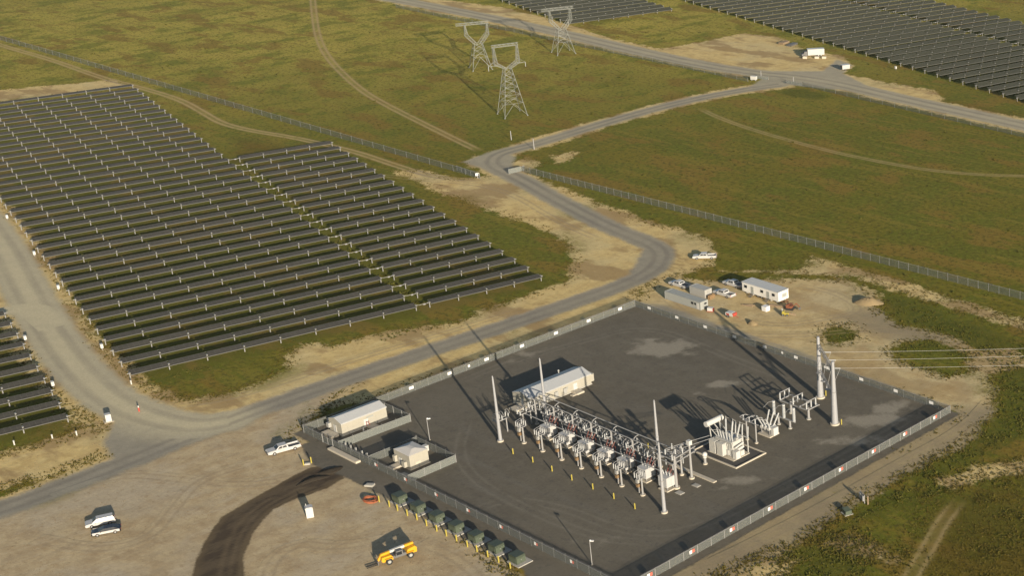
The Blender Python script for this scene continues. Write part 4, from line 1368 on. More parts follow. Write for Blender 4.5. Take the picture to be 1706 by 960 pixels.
# ring-shaped bus loops between transformer and breaker
t = thing("bus_loop_stand", "two slim posts carrying looped bus pipes right of the big transformer", "bus support", (-195.4, 183.3, 0))
for x in (-1.25, 1.25):
    o = MB().cyl((x, 0, .2), (x, 0, 4.0), .15, n=10).build("column", M["galv_w"], t)
    MB().cyl((x, 0, 0), (x, 0, .22), .36, n=12).build("foundation", M["conc"], o)
lp = MB()
lp.bar((-2.2, 0, 4.05), (2.0, 0, 4.05), .16)
for x in (-2.0, -.4, 1.2):
    pts = [Vector((x, -.9, 5.0)), Vector((x, -.2, 5.15)), Vector((x + .1, .6, 5.0)), Vector((x + .3, 1.6, 4.4)), Vector((x + .5, 2.6, 4.1))]
    for a, b in zip(pts, pts[1:]):
        lp.bar(a, b, .1)
lp.bar((-2.1, -.9, 5.0), (1.3, -.9, 5.0), .09)
lp.build("bus_loop", M["alu"], t)
for x in (-2.0, -.4, 1.2):
    MB().insul((x, 0, 4.1), (x, 0, 5.1), .15, 8, 0, 6).build("insulator", M["porc"], t)

t = thing("dead_tank_breaker", "white circuit breaker with splayed pairs of bushings on a pale square slab", "circuit breaker", (-195.2, 187.6, 0))
MB().box((0, 0, .12), (3.3, 2.6, .24)).build("foundation", M["conc"], t)
fr = MB()
for x in (-1.1, 1.1):
    for y in (-.7, .7):
        fr.bar((x, y, .2), (x, y, 1.2), .13)
fr.bar((-1.2, -.7, 1.2), (1.2, -.7, 1.2), .14).bar((-1.2, .7, 1.2), (1.2, .7, 1.2), .14)
fr.build("support_frame", M["galv_w"], t)
for x in (-.95, 0, .95):
    o = MB().cyl((x, -.95, 1.6), (x, .95, 1.6), .36, n=12).build("breaker_tank", M["white"], t)
    for s in (-1, 1):
        MB().insul((x, s * .55, 1.9), (x * 1.35, s * 1.75, 4.2), .2, 10, 0, 9).build("bushing", M["porc"], o)
MB().box((1.75, 0, 1.15), (.7, 1.3, 1.6)).build("control_cabinet", M["white"], t)

t = thing("arrester_stand", "two-legged stand carrying three thick white arresters", "arrester stand", (-195.0, 191.8, 0))
for x in (-1.55, 1.55):
    o = MB().cyl((x, 0, .2), (x, 0, 1.7), .22, n=10).build("column", M["galv_w"], t)
    MB().cyl((x, 0, 0), (x, 0, .22), .42, n=12).build("foundation", M["concg"], o)
MB().bar((-3.0, 0, 1.8), (3.0, 0, 1.8), .24).build("crossarm", M["galv_w"], t)
for x in (-2.7, 0, 2.7):
    o = MB().insul((x, 0, 1.95), (x, 0, 4.5), .33, 12, 0, 14).build("arrester", M["porc"], t)
    MB().cyl((x, 0, 4.5), (x, 0, 4.75), .3, n=12).build("cap", M["white"], o)
    pts = [Vector((x, 0, 4.7)), Vector((x, -1.4, 5.0)), Vector((x, -2.8, 4.4))]
    MB().bar(pts[0], pts[1], .05).bar(pts[1], pts[2], .05).build("jumper", M["alu"], o)

t = thing("disconnect_platform", "raised switch platform with upright insulator pairs in front of the twin poles", "switch platform", (-195.0, 196.9, 0))
o = MB().cyl((1.6, .1, .2), (1.6, .1, 2.9), .27, .22, n=10).build("column", M["galv_w"], t)
MB().cyl((1.6, .1, 0), (1.6, .1, .24), .5, n=12).build("foundation", M["concg"], o)
o = MB().cyl((-3.2, .1, .2), (-3.2, .1, 2.9), .27, .22, n=10).build("column", M["galv_w"], t)
MB().cyl((-3.2, .1, 0), (-3.2, .1, .24), .5, n=12).build("foundation", M["concg"], o)
pf = MB()
for y in (-1.6, 1.6):
    pf.bar((-4.8, y, 3.05), (3.2, y, 3.05), .2)
for x in (-4.6, -1.9, .6, 3.0):
    pf.bar((x, -1.7, 3.05), (x, 1.7, 3.05), .2)
pf.build("platform_frame", M["galv_w"], t)
for x in (-4.5, -.9, 2.7):
    for y in (-1.5, -.2, 1.1):
        MB().insul((x, y, 3.2), (x, y, 4.6), .17, 8, 0, 8).build("insulator", M["porc"], t)
    MB().bar((x, -1.6, 4.7), (x, 1.3, 4.7), .13).build("switch_blade", M["alu"], t)

# dead-end structure: two tapered poles, beams between them
pL, pR = U(1367, 663), U(1391, 707.5)
t = thing("dead_end_structure", "pair of tall tapered poles joined by lattice beams, carrying the outgoing lines", "pole structure", (pL.x, pL.y, 0))
dv = Vector((pR.x - pL.x, pR.y - pL.y, 0))
for q in (Vector((0, 0, 0)), dv):
    o = MB().cyl(q + Vector((0, 0, .35)), q + Vector((0, 0, 13.5)), .68, .30, n=18).build("pole", M["mast"], t)
    MB().cyl(q, q + Vector((0, 0, .36)), .95, n=18).build("foundation", M["conc"], o)
    MB().cyl(q + Vector((0, 0, 7)), q + Vector((0, 0, 7.15)), .55, n=18).build("collar", M["galv"], o)
un_ = dv.normalized()
sn = Vector((-un_.y, un_.x, 0))


def truss(a, b, hh, ww, nn, w_=.12):
    m_ = MB()
    a, b = Vector(a), Vector(b)
    d = (b - a)
    s = Vector((-d.y, d.x, 0)).normalized() * ww / 2
    up = Vector((0, 0, hh / 2))
    cs = [a + s + up, a - s + up, a - s - up, a + s - up]
    for k in range(4):
        m_.bar(cs[k], cs[k] + d, w_)
    for i in range(nn):
        f0, f1 = d * (i / nn), d * ((i + 1) / nn)
        for k in range(4):
            m_.bar(cs[k] + f0, cs[(k + 1) % 4] + (f1 if i % 2 else f0), w_ * .7)
            m_.bar(cs[(k + 1) % 4] + f0, cs[k] + f1, w_ * .6)
    return m_


truss(Vector((0, 0, 11.6)) + un_ * .3, dv + Vector((0, 0, 11.6)) - un_ * .3, .7, .45, 8, .07).build("lattice_beam", M["galv_w"], t)
truss(Vector((0, 0, 6.2)) + un_ * .5, dv + Vector((0, 0, 6.2)) - un_ * .5, .5, .4, 7, .06).build("lattice_beam", M["galv_w"], t)
for k in (.18, .5, .82):
    b_ = dv * k
    MB().insul(b_ + Vector((0, 0, 11.0)) + sn * .5, b_ + Vector((0, 0, 10.8)) + sn * 2.0, .16, 8, 0, 8).build("strain_insulator", M["porc"], t)
    MB().insul(b_ + Vector((0, 0, 5.9)), b_ + Vector((0, 0, 4.5)), .16, 8, 0, 8).build("hanging_insulator", M["porc"], t)
    MB().box(b_ + Vector((0, 0, 6.6)) - sn * .7, (.9, .5, .15)).build("arm_bracket", M["galv_w"], t)
    pts = [b_ + Vector((0, 0, 10.8)) + sn * 2.0, b_ + Vector((0, 0, 8.4)) + sn * .9, b_ + Vector((0, 0, 4.5))]
    MB().bar(pts[0], pts[1], .05).bar(pts[1], pts[2], .05).build("jumper", M["alu"], t)
for k, (e, lab) in enumerate([((1780, 571.5), "uppermost of three bright conductors leaving the twin poles to the right"), ((1780, 584), "middle of three bright conductors leaving the twin poles to the right"), ((1780, 599.5), "lowest of three bright conductors leaving the twin poles to the right")]):
    a = pL + dv * (.18 + .32 * k) + Vector((0, 0, 10.8)) + sn * 2.0
    b = U(e[0], e[1], 10.6)
    far = b + (b - a) * 1.2
    mb = MB()
    n = 14
    P_ = [a.lerp(far, i / n) + Vector((0, 0, -2.6 * 4 * (i / n) * (1 - i / n) * .35)) for i in range(n + 1)]
    for u_, v_ in zip(P_, P_[1:]):
        mb.cyl(u_, v_, .02, n=5, cap=False)
    tag(mb.build("conductor", M["wire"]), lab, "power line", "conductors from the twin poles")

for i, px in enumerate([(855, 757), (888, 771), (920, 786), (953, 801), (988, 816), (1023, 832), (1058, 849)]):
    o = MB().cyl((0, 0, 0), (0, 0, 1.1), .12, n=8).sphere((0, 0, 1.1), .12, 0, 8, 4).build("bollard", M["yellow"], None, U(*px))
    tag(o, f"yellow bollard on the dark gravel in front of the switch stands, {nth(i)} from the left", "bollard", "yellow bollards in front of the switch stands")
for px, lab in [((1080, 747), "yellow bollard behind the breaker row near the gantry"), ((1402, 708), "yellow bollard at the foot of the right twin pole"), ((1376, 660), "yellow bollard at the foot of the left twin pole")]:
    o = MB().cyl((0, 0, 0), (0, 0, 1.1), .12, n=8).sphere((0, 0, 1.1), .12, 0, 8, 4).build("bollard", M["yellow"], None, U(*px))
    tag(o, lab, "bollard")
M["rustor"] = mat("faded_orange_paint", (.17, .06, .03), .6, 0, .2)
# ---------------------------------------------------------------- vehicles
VZ = .80


def wheel(t, x, y, r, wd, big=False):
    o = MB().cyl((x, y - wd / 2, r), (x, y + wd / 2, r), r, n=14).build("wheel", M["tyre"], t)
    s = 1 if y > 0 else -1
    MB().cyl((x, y + s * (wd / 2 - .03), r), (x, y + s * (wd / 2 + .015), r), r * .5, n=12).build("rim", M["rim"] if not big else M["grey"], o)


def cabin(xr0, xr1, xb0, xb1, z0, z1, wb, wt):
    """glasshouse: base from xb0..xb1 at z0, roof xr0..xr1 at z1"""
    v = [(xb0, -wb / 2, z0), (xb1, -wb / 2, z0), (xb1, wb / 2, z0), (xb0, wb / 2, z0), (xr0, -wt / 2, z1), (xr1, -wt / 2, z1), (xr1, wt / 2, z1), (xr0, wt / 2, z1)]
    return v, [(3, 2, 1, 0), (4, 5, 6, 7), (0, 1, 5, 4), (1, 2, 6, 5), (2, 3, 7, 6), (3, 0, 4, 7)]


def lerp3(a, b, t):
    return tuple(a[i] + (b[i] - a[i]) * t for i in range(3))


def glass_on(v, quad, fx, fz, off):
    """a pane set slightly proud of one side of the cabin"""
    a, b, c, d = [v[i] for i in quad]
    p = [lerp3(lerp3(a, b, u), lerp3(d, c, u), w_) for u, w_ in ((fx[0], fz[0]), (fx[1], fz[0]), (fx[1], fz[1]), (fx[0], fz[1]))]
    n = (Vector(p[1]) - Vector(p[0])).cross(Vector(p[3]) - Vector(p[0])).normalized()
    q = [tuple(Vector(x) + n * off) for x in p]
    r = [tuple(Vector(x) - n * .02) for x in p]
    return r + q, [(4, 5, 6, 7), (0, 1, 5, 4), (1, 2, 6, 5), (2, 3, 7, 6), (3, 0, 4, 7)]


def pickup_proto(paint="carwhite"):
    t = thing("pickup_truck", "", "pickup truck", (0, 0, 0), 0, "white pickup trucks")
    W_ = 1.98
    b = MB()
    prof = [(-2.95, .55), (-2.45, .45), (2.6, .42), (2.92, .55), (2.95, .95), (2.8, 1.12), (1.45, 1.22), (-.75, 1.22), (-.75, .8), (-2.85, .8), (-2.85, 1.2), (-2.95, 1.2)]
    prof = [(x, z * VZ) for x, z in prof]
    b.extr(prof, -W_ / 2 + .12, W_ / 2 - .12)
    for s in (-1, 1):
        side = [(-2.95, .55), (-2.45, .45), (2.6, .42), (2.92, .55), (2.95, .92), (2.75, 1.07), (1.4, 1.16), (-.75, 1.2), (-2.95, 1.22)]
        y0, y1 = sorted((s * (W_ / 2 - .12), s * W_ / 2))
        b.extr([(x, z * VZ) for x, z in side], y0, y1)
    b.build("body", M[paint], t)
    v, f = cabin(-.6, .85, -.8, 1.5, 1.2 * VZ, 1.86 * VZ, W_ - .12, W_ - .45)
    MB().box((.1, 0, 1.875 * VZ), (1.3, W_ - .6, .03))
    c = MB()
    c.add(v, f)
    c.box((.12, 0, 1.87 * VZ), (1.35, W_ - .55, .05))
    c.build("cab", M[paint], t)
    g = MB()
    for quad, spans in (((0, 1, 5, 4), ((.10, .47), (.52, .88))), ((2, 3, 7, 6), ((.12, .48), (.53, .90)))):
        for fx in spans:
            g.add(*glass_on(v, quad, fx, (.18, .86), .012))
    g.build("side_window", M["glass"], t)
    g = MB()
    g.add(*glass_on(v, (1, 2, 6, 5), (.06, .94), (.08, .92), .012))
    g.build("windscreen", M["glass"], t)
    g = MB()
    g.add(*glass_on(v, (3, 0, 4, 7), (.1, .9), (.25, .85), .012))
    g.build("rear_window", M["glass"], t)
    MB().box((-1.8, 0, .815 * VZ), (2.0, W_ - .28, .04)).build("bed_liner", M["greyd"], t)
    for x in (-1.85, 1.85):
        for s in (-1, 1):
            wheel(t, x, s * (W_ / 2 - .1), .34, .27)
    for s in (-1, 1):
        MB().box((2.93, s * .75, .86 * VZ), (.08, .35, .16)).build("headlight", M["lamp"], t)
        MB().box((-2.95, s * .9, 1.0 * VZ), (.06, .14, .3)).build("tail_light", M["red"], t)
        MB().box((1.1, s * (W_ / 2 + .1), 1.25 * VZ), (.12, .22, .18)).build("mirror", M[paint], t)
    MB().box((2.98, 0, .5 * VZ), (.12, W_ - .1, .22)).box((2.96, 0, .8 * VZ), (.05, 1.0, .2)).build("front_bumper", M["greyd"], t)
    MB().box((-3.0, 0, .55 * VZ), (.12, W_ - .15, .18)).build("rear_bumper", M["rim"], t)
    return t


def heading(a, b):
    A, B = U(*a), U(*b)
    return math.atan2(B.y - A.y, B.x - A.x), (A + B) / 2


pk = pickup_proto()
for i, (a, b, lab) in enumerate([((502, 744), (443, 760), "white pickup truck parked by the gate at the substation's left corner"), ((1194, 430), (1154, 431), "white pickup truck parked alone at the edge of the grass past the road bend"),
                                 ((1148, 482), (1118, 473), "white pickup truck parked behind the small grey container"), ((1238, 481), (1208, 472), "white pickup truck parked close against the end of the office trailer"),
                                 ((1222, 497), (1192, 488), "white pickup truck parked between the small container and the office trailer")]):
    h, c = heading(a, b)
    if i == 0:
        pk.location, pk.rotation_euler, pk["label"] = c, (0, 0, h), lab
    else:
        dup(pk, c, h, lab)


def car(name, label, cat, a, b, L, prof, cab, paint, roof):
    h, c = heading(a, b)
    t = thing(name, label, cat, c, h)
    W_ = 1.82
    MB().extr([(x, z * VZ) for x, z in prof], -W_ / 2, W_ / 2).build("body", M[paint], t)
    v, f = cabin(*cab[:4], cab[4] * VZ, cab[5] * VZ, W_ - .1, W_ - .42)
    k = MB()
    k.add(v, f)
    k.build("cab", M[roof], t)
    for nm, quad, spans in (("side_window", (0, 1, 5, 4), ((.12, .42), (.47, .86))), ("side_window", (2, 3, 7, 6), ((.14, .53), (.58, .88))), ("windscreen", (1, 2, 6, 5), ((.05, .95),)), ("rear_window", (3, 0, 4, 7), ((.08, .92),))):
        g = MB()
        for fx in spans:
            g.add(*glass_on(v, quad, fx, (.12, .88), .012))
        g.build(nm, M["glass"], t)
    for x in (-L * .3, L * .3):
        for s in (-1, 1):
            wheel(t, x, s * (W_ / 2 - .06), .3, .22)
    for s in (-1, 1):
        MB().box((L / 2 - .05, s * .65, .68 * VZ), (.1, .3, .13)).build("headlight", M["lamp"], t)
        MB().box((-L / 2 + .02, s * .7, .85 * VZ), (.06, .25, .18)).build("tail_light", M["red"], t)
        MB().box((.75, s * (W_ / 2 + .08), 1.0 * VZ), (.1, .18, .12)).build("mirror", M[paint], t)
    return t


car("parked_car", "white sport utility car parked on the sand at lower left, beside a dark-roofed car", "car", (190, 869), (146, 879), 4.6,
    [(-2.3, .4), (2.2, .35), (2.32, .55), (2.3, .85), (2.1, 1.0), (1.1, 1.12), (-2.1, 1.15), (-2.3, .9)], (-2.0, .45, -2.2, 1.2, 1.12, 1.75), "carwhite", "carwhite")
t = car("parked_car", "black car with painted sun-glint sides, on the sand at lower left below the white car", "car", (201, 884), (155, 893), 4.5,
        [(-2.25, .4), (2.2, .35), (2.28, .55), (2.2, .8), (1.9, .92), (1.0, 1.02), (-1.6, 1.05), (-2.25, .95)], (-1.2, .3, -1.9, 1.15, 1.02, 1.48), "carblack", "carblack")
MB().box((0, .925, .58), (4.1, .03, .42)).box((0, -.925, .58), (4.1, .03, .42)).build("side_glint", M["carwhite"], t)  # pale strips paint the sun's glint onto the dark car's sides

# box truck and trailers in the far yard
h, c = heading((1372, 92), (1336, 94))
t = thing("box_truck", "white box truck parked in the sandy yard beside the far solar field", "truck", c, h)
MB().box((-1.2, 0, 1.75), (6.6, 2.5, 2.3)).box((-1.2, 0, 2.93), (6.7, 2.6, .08)).build("cargo_box", M["carwhite"], t)
MB().extr([(2.3, .5), (4.4, .5), (4.5, 1.1), (3.7, 1.3), (3.3, 2.1), (2.3, 2.15)], -1.15, 1.15).build("cab", M["greyd"], t)
MB().box((3.55, 0, 1.72), (.05, 1.9, .6)).build("windscreen", M["glass"], t)
MB().box((-.2, 0, .5), (8.6, 1.0, .25)).build("chassis", M["black"], t)
for x in (-3.2, -2.2, 3.5):
    for s in (-1, 1):
        wheel(t, x, s * 1.05, .42, .3)
t = thing("utility_trailer", "small white box trailer beside the grass at the far sandy yard", "trailer", U(1408, 116), math.radians(70))
MB().box((0, 0, 1.25), (3.2, 1.9, 1.5)).box((0, 0, 2.03), (3.3, 2.0, .06)).build("box_body", M["carwhite"], t)
MB().box((-1.62, 0, 1.2), (.04, 1.6, 1.3)).build("rear_door", M["greyd"], t)
MB().bar((1.6, 0, .45), (2.9, 0, .45), .12).build("drawbar", M["greyd"], t)
for s in (-1, 1):
    wheel(t, -.3, s * .9, .33, .22)
for px, lab, (sx, sy, sz) in [((1306, 72), "low pale stack of pallets by the far tracker ends, left one", (2.4, 4.5, .8)), ((1320, 75), "low dark stack of crates by the far tracker ends, right one", (2.2, 5.0, .7))]:
    t = thing("pallet_stack", lab, "pallet stack", U(*px), math.radians(10))
    b = MB()
    for k in range(4):
        b.box((random.uniform(-.1, .1), random.uniform(-.2, .2), .1 + k * sz / 4), (sx, sy, sz / 4 - .06), random.uniform(-.05, .05))
    b.build("pallet", M["wood"] if "pale" in lab else M["greyd"], t)
for px, lab in [((1341, 97), "pale block beside the cab of the far box truck"), ((1361, 97), "pale block under the middle of the far box truck"), ((1373, 97), "pale block behind the far box truck")]:
    o = MB().box((0, 0, .4), (1.6, 1.1, .8)).box((0, 0, .83), (1.3, .9, .06)).build("concrete_block", M["conc"], None, U(*px), .6)
    tag(o, lab, "block", "pale blocks around the far box truck")

# office trailer and containers
t = thing("office_trailer", "long white office trailer with grey roof in the sandy yard", "office trailer", (-247.5, 239.4, 0))
L_, Wd = 12.0, 3.4
b = MB().box((0, 0, 1.75), (L_, Wd, 2.25))
for i in range(1, 20):
    b.box((-L_ / 2 + L_ * i / 20, -Wd / 2 - .008, 1.75), (.05, .02, 2.2))
b.build("wall", M["trailer"], t)
rb = MB().box((0, 0, 2.93), (L_ + .2, Wd + .2, .12))
for i in range(13):
    rb.box((-L_ / 2 + L_ * i / 12, 0, 3.005), (.05, Wd + .1, .03))
rb.build("roof", M["roofm"], t)
for x in (-4.8, .6, 4.4):
    o = MB().box((x, -Wd / 2 - .03, 2.0), (.9, .05, .65)).build("window", M["glass"], t)
    MB().box((x, -Wd / 2 - .04, 1.64), (1.05, .08, .07)).build("sill", M["white"], o)
for x in (-2.6, 2.6):
    o = MB().box((x, -Wd / 2 - .03, 1.55), (.85, .05, 1.7)).build("door", M["grey"], t)
    MB().box((x + .3, -Wd / 2 - .07, 1.5), (.06, .06, .14)).build("handle", M["black"], o)
    st = MB()
    for k in range(3):
        st.box((x, -Wd / 2 - .35 - .3 * k, .55 - .19 * k), (1.0, .3, .08))
    st.build("steps", M["greyd"], t)
MB().box((L_ / 2 + .03, .3, 1.75), (.05, 1.5, .9)).build("end_window", M["grey"], t)
for x in (-1.0, 0.2):
    for s in (-1, 1):
        wheel(t, x, s * (Wd / 2 - .3), .34, .25)
for x in (-5, -3, 3, 5):
    MB().box((x, 0, .3), (.4, 2.6, .6)).build("support_pier", M["concg"], t)
MB().bar((L_ / 2, -.9, .5), (L_ / 2 + 1.5, 0, .45), .14).bar((L_ / 2, .9, .5), (L_ / 2 + 1.5, 0, .45), .14).build("drawbar", M["orange"], t)


def container(label, loc, L_, Wd, H, paint, rz=0.0):
    t = thing("shipping_container", label, "container", loc, rz)
    MB().box((0, 0, H / 2 + .08), (L_ - .1, Wd - .1, H - .12)).build("core", M[paint], t)
    n = int(L_ / .3)
    for s in (-1, 1):
        b = MB()
        b.box((0, s * (Wd / 2 - .045), H / 2 + .08), (L_ - .3, .02, H - .25))
        for i in range(n):
            b.box((-L_ / 2 + (i + .5) * L_ / n, s * (Wd / 2 - .03), H / 2 + .08), (.16, .05, H - .3))
        b.build("corrugated_side", M[paint], t)
    fr = MB()
    for x in (-1, 1):
        for y in (-1, 1):
            fr.box((x * (L_ / 2 - .06), y * (Wd / 2 - .06), H / 2 + .06), (.14, .14, H))
    for z in (.12, H + .02):
        for y in (-1, 1):
            fr.box((0, y * (Wd / 2 - .05), z), (L_ - .28, .12, .14))
        for x in (-1, 1):
            fr.box((x * (L_ / 2 - .05), 0, z), (.12, Wd - .28, .14))
    fr.build("frame", M[paint], t)
    d = MB()
    for s in (-1, 1):
        d.box((L_ / 2 - .02, s * Wd * .235, H / 2 + .08), (.05, Wd * .42, H - .25))
    d.build("end_door", M[paint], t)
    lk = MB()
    for s in (-.3, .3):
        lk.bar((L_ / 2 + .03, s, .3), (L_ / 2 + .03, s, H - .1), .05)
    lk.build("lock_bar", M["galv"], t)
    rf = MB()
    for i in range(int(L_)):
        rf.box((-L_ / 2 + .5 + i, 0, H + .04), (.5, Wd - .3, .03))
    rf.build("roof_panel", M[paint], t)
    return t


t = container("long grey container nearest the substation fence", (-259.2, 225.0, 0), 12.2, 2.4, 1.95, "grey")
MB().box((3.4, -1.23, 1.3), (.7, .05, .55)).box((4.4, -1.23, 1.3), (.5, .05, .5)).build("window", M["glass"], t)
MB().box((5.2, -1.23, .95), (.8, .05, 1.5)).build("side_door", M["white"], t)
MB().box((6.13, .4, 1.35), (.05, .7, .4)).build("end_window", M["glass"], t)
container("short pale grey container between the long container and the pickups", (-260.6, 230.9, 0), 5.2, 2.3, 1.95, "tank")
o = MB().box((0, 0, .5), (.08, 2.0, 1.0)).box((.25, .1, .42), (.08, 1.9, .95), .1).build("plywood_sheet", M["rust"], None, (-256.9, 230.7, 0))
tag(o, "tan plywood sheets leaning by the open end of the short container", "plywood")
t = thing("air_compressor", "red and white towable compressor on the sand below the pickups", "compressor", U(1218, 528), .1)
MB().extr([(-1.1, .45), (1.1, .45), (1.1, .9), (.8, 1.25), (-.9, 1.25), (-1.1, 1.0)], -.7, .7).build("housing", M["white"], t)
MB().box((1.0, 0, .85), (.5, 1.35, .7)).box((-.4, -.71, .8), (.9, .03, .4)).build("red_panel", M["red"], t)
MB().bar((1.1, 0, .4), (2.2, 0, .35), .1).build("drawbar", M["red"], t)
for s in (-1, 1):
    wheel(t, -.2, s * .75, .32, .2)
t = thing("generator", "small red and white generator at the end of the long grey container", "generator", U(1184, 519), .4)
MB().box((0, 0, .6), (1.3, .9, .8)).build("housing", M["white"], t)
MB().box((0, 0, .15), (1.5, 1.0, .12)).box((.72, 0, .6), (.1, .8, .6)).build("frame", M["red"], t)
o = MB().box((0, 0, .55), (1.4, 1.3, 1.1)).box((0, 0, 1.12), (1.5, 1.4, .06)).build("storage_crate", M["signwhite"], None, U(1276, 517.5))
tag(o, "bright white crate on the sand in front of the office trailer", "crate")
t = thing("mini_excavator", "small orange tracked digger at the drawbar end of the office trailer", "excavator", U(1317, 516), .4)
for s in (-1, 1):
    MB().extr([(-1.0, .25), (-.8, .02), (.8, .02), (1.0, .25), (.8, .48), (-.8, .48)], s * .55 - .17, s * .55 + .17).build("track", M["tyre"], t)
MB().box((-.2, 0, .8), (1.4, 1.2, .55)).box((-.6, 0, 1.15), (.6, 1.1, .35)).build("body", M["rustor"], t)
MB().box((.1, .2, 1.45), (.9, .8, .06)).bar((-.3, -.15, 1.0), (-.3, -.15, 1.45), .06).bar((.5, -.15, 1.0), (.5, -.15, 1.45), .06).build("canopy", M["rustor"], t)
MB().bar((.5, 0, .8), (1.5, 0, 1.7), .2).bar((1.5, 0, 1.7), (2.3, 0, .8), .16).build("boom", M["rustor"], t)
MB().box((2.3, 0, .55), (.4, .6, .5), 0, 0, .7).build("bucket", M["greyd"], t)
t = thing("trencher", "low yellow and white machine in front of the office trailer's drawbar", "trencher", U(1309, 526), .5)
MB().box((0, 0, .55), (1.6, .8, .5)).box((-.5, 0, .95), (.5, .7, .35)).build("body", M["yellow"], t)
MB().bar((.8, 0, .6), (2.4, 0, .35), .22, .3).build("boom", M["wood"], t)
for x in (-.5, .5):
    for s in (-1, 1):
        wheel(t, x, s * .5, .26, .2)
t = thing("portable_sign_post", "short white post standing on the sand in front of the trailer's wheels", "post", U(1303, 521))
MB().cyl((0, 0, 0), (0, 0, 1.0), .12, n=8).build("post", M["white"], t)
MB().box((0, 0, .05), (.6, .6, .1)).build("base", M["concg"], t)
o = MB().box((0, 0, .12), (4.5, .3, .2), .0).box((.4, .5, .1), (4.2, .3, .18), .06).box((-.2, .25, .3), (4.4, .3, .18), -.04).build("timber_pile", M["wood"], None, U(1296, 512), .35)
tag(o, "loose timber beams on the sand below the office trailer", "timber")
o = MB().box((0, 0, .1), (3.0, .25, .2)).box((.3, .6, .1), (2.6, .25, .2), .3).build("timber_pile", M["wood"], None, U(1245, 510), .2)
tag(o, "scattered timber beams on the sand below the gap between pickup and trailer", "timber")

# telehandler
h, c = heading((693, 922), (634, 941))
t = thing("telehandler", "yellow telescopic forklift parked on the sand at the bottom of the photo", "forklift", c, h)
MB().extr([(-2.9, .7), (-1.5, .7), (-1.2, 1.0), (-1.5, 1.6), (-2.7, 1.85), (-2.95, 1.5)], -.85, .85).extr([(1.0, .6), (2.7, .55), (2.9, .9), (2.75, 1.45), (1.3, 1.5), (1.0, 1.1)], -.85, .85).build("body", M["telyel"], t)
MB().box((-.15, 0, .85), (2.6, 1.3, .5)).build("frame", M["greyd"], t)
bm = MB().bar((-2.7, -.1, 2.1), (2.7, -.1, 1.6), .42, .38)
bm.bar((2.6, -.1, 1.6), (3.25, -.1, .7), .38, .34)
bm.build("boom", M["telyel"], t)
MB().bar((-1.2, -.1, 1.97), (1.2, -.1, 1.75), .44, .40).build("boom_extension", M["white"], t)
v, f = cabin(-.55, .45, -.6, .7, 1.1, 2.0, .85, .75)
k = MB()
k.add([(x, y + .75, z) for x, y, z in v], f)
k.build("cab", M["greyd"], t)
MB().box((.05, 1.17, 1.55), (.9, .05, .55)).box((.62, .75, 1.55), (.06, .6, .5), .0).build("cab_window", M["glass"], t)
MB().box((-.2, -.8, .95), (1.7, .5, .6)).build("engine_cover", M["greyd"], t)
MB().box((-.9, -.98, .85), (.25, .2, .35)).build("fuel_cap", M["white"], t)
for x in (-1.75, 1.75):
    for s in (-1, 1):
        wheel(t, x, s * 1.0, .55, .42, True)
        MB().box((x, s * 1.0, 1.14), (1.25, .46, .07)).build("mudguard", M["telyel"], t)
MB().box((3.4, -.1, .55), (.12, 1.4, .8)).build("fork_carriage", M["greyd"], t)
for y in (-.5, .3):
    MB().box((4.3, y, .2), (1.8, .14, .08)).build("fork", M["black"], t)

t = thing("portable_toilet", "white portable toilet standing alone on the sand by the dark curved track", "portable toilet", U(517, 862), 1.1)
MB().box((0, 0, 1.0), (1.15, 1.15, 1.85)).build("cabin", M["white"], t)
MB().box((0, 0, 1.97), (1.25, 1.25, .1)).box((0, 0, 2.07), (.9, 1.25, .1)).build("roof", M["carwhite"], t)
MB().box((.59, 0, .95), (.04, .8, 1.6)).build("door", M["roofm"], t)
MB().cyl((-.4, .4, 2.0), (-.4, .4, 2.5), .06, n=8).build("vent_pipe", M["white"], t)


# green pad-mounted transformers and their bollards
def green_proto():
    t = thing("pad_transformer", "", "transformer box", (0, 0, 0), 0, "green transformer boxes below the fence")
    MB().box((.35, .2, .08), (3.2, 2.9, .16)).build("concrete_pad", M["concg"], t)
    MB().extr([(-1.05, .16), (1.05, .16), (1.05, 1.2), (.95, 1.45), (-1.05, 1.5)], -.9, .9).build("cabinet", M["green"], t)
    MB().box((1.08, -.45, .72), (.05, .82, 1.0)).box((1.08, .45, .72), (.05, .82, 1.0)).build("cabinet_door", M["green2"], t)
    MB().box((0, -.92, .75), (1.7, .05, .9)).build("cooling_fins", M["green2"], t)
    MB().box((1.12, 0, .8), (.05, .12, .2)).build("handle", M["galv"], t)
    MB().box((-.02, 0, 1.53), (2.0, 1.86, .05)).build("lid", M["green"], t)
    return t


gp = green_proto()
for i in range(7):
    p = (-228.1 + 5.565 * i, 128.6, 0)
    lab = f"dark green transformer box, {nth(i)} from the left in the row below the fence"
    if i == 0:
        gp.location, gp["label"] = p, lab
    else:
        dup(gp, p, 0, lab)
for i, px in enumerate([(632, 837), (649, 845), (662.5, 851.5), (679, 860), (695, 867), (711, 877), (728, 886), (744, 894), (761, 902.5), (779, 912), (795, 920), (813, 929), (831, 938), (850.6, 949)]):
    o = MB().cyl((0, 0, 0), (0, 0, 1.15), .13, n=8).sphere((0, 0, 1.15), .13, 0, 8, 4).build("bollard", M["yellow"], None, U(*px))
    tag(o, f"yellow bollard in front of the green transformer boxes, {nth(i)} from the left", "bollard", "yellow bollards by the green transformer boxes")
for px, lab in [((506, 776), "yellow bollard right of the white pickup by the gate, left of a pair"), ((519, 772), "yellow bollard right of the white pickup by the gate, right of a pair")]:
    o = MB().cyl((0, 0, 0), (0, 0, 1.15), .13, n=8).sphere((0, 0, 1.15), .13, 0, 8, 4).build("bollard", M["yellow"], None, U(*px))
    tag(o, lab, "bollard", "pair of yellow bollards by the gate")
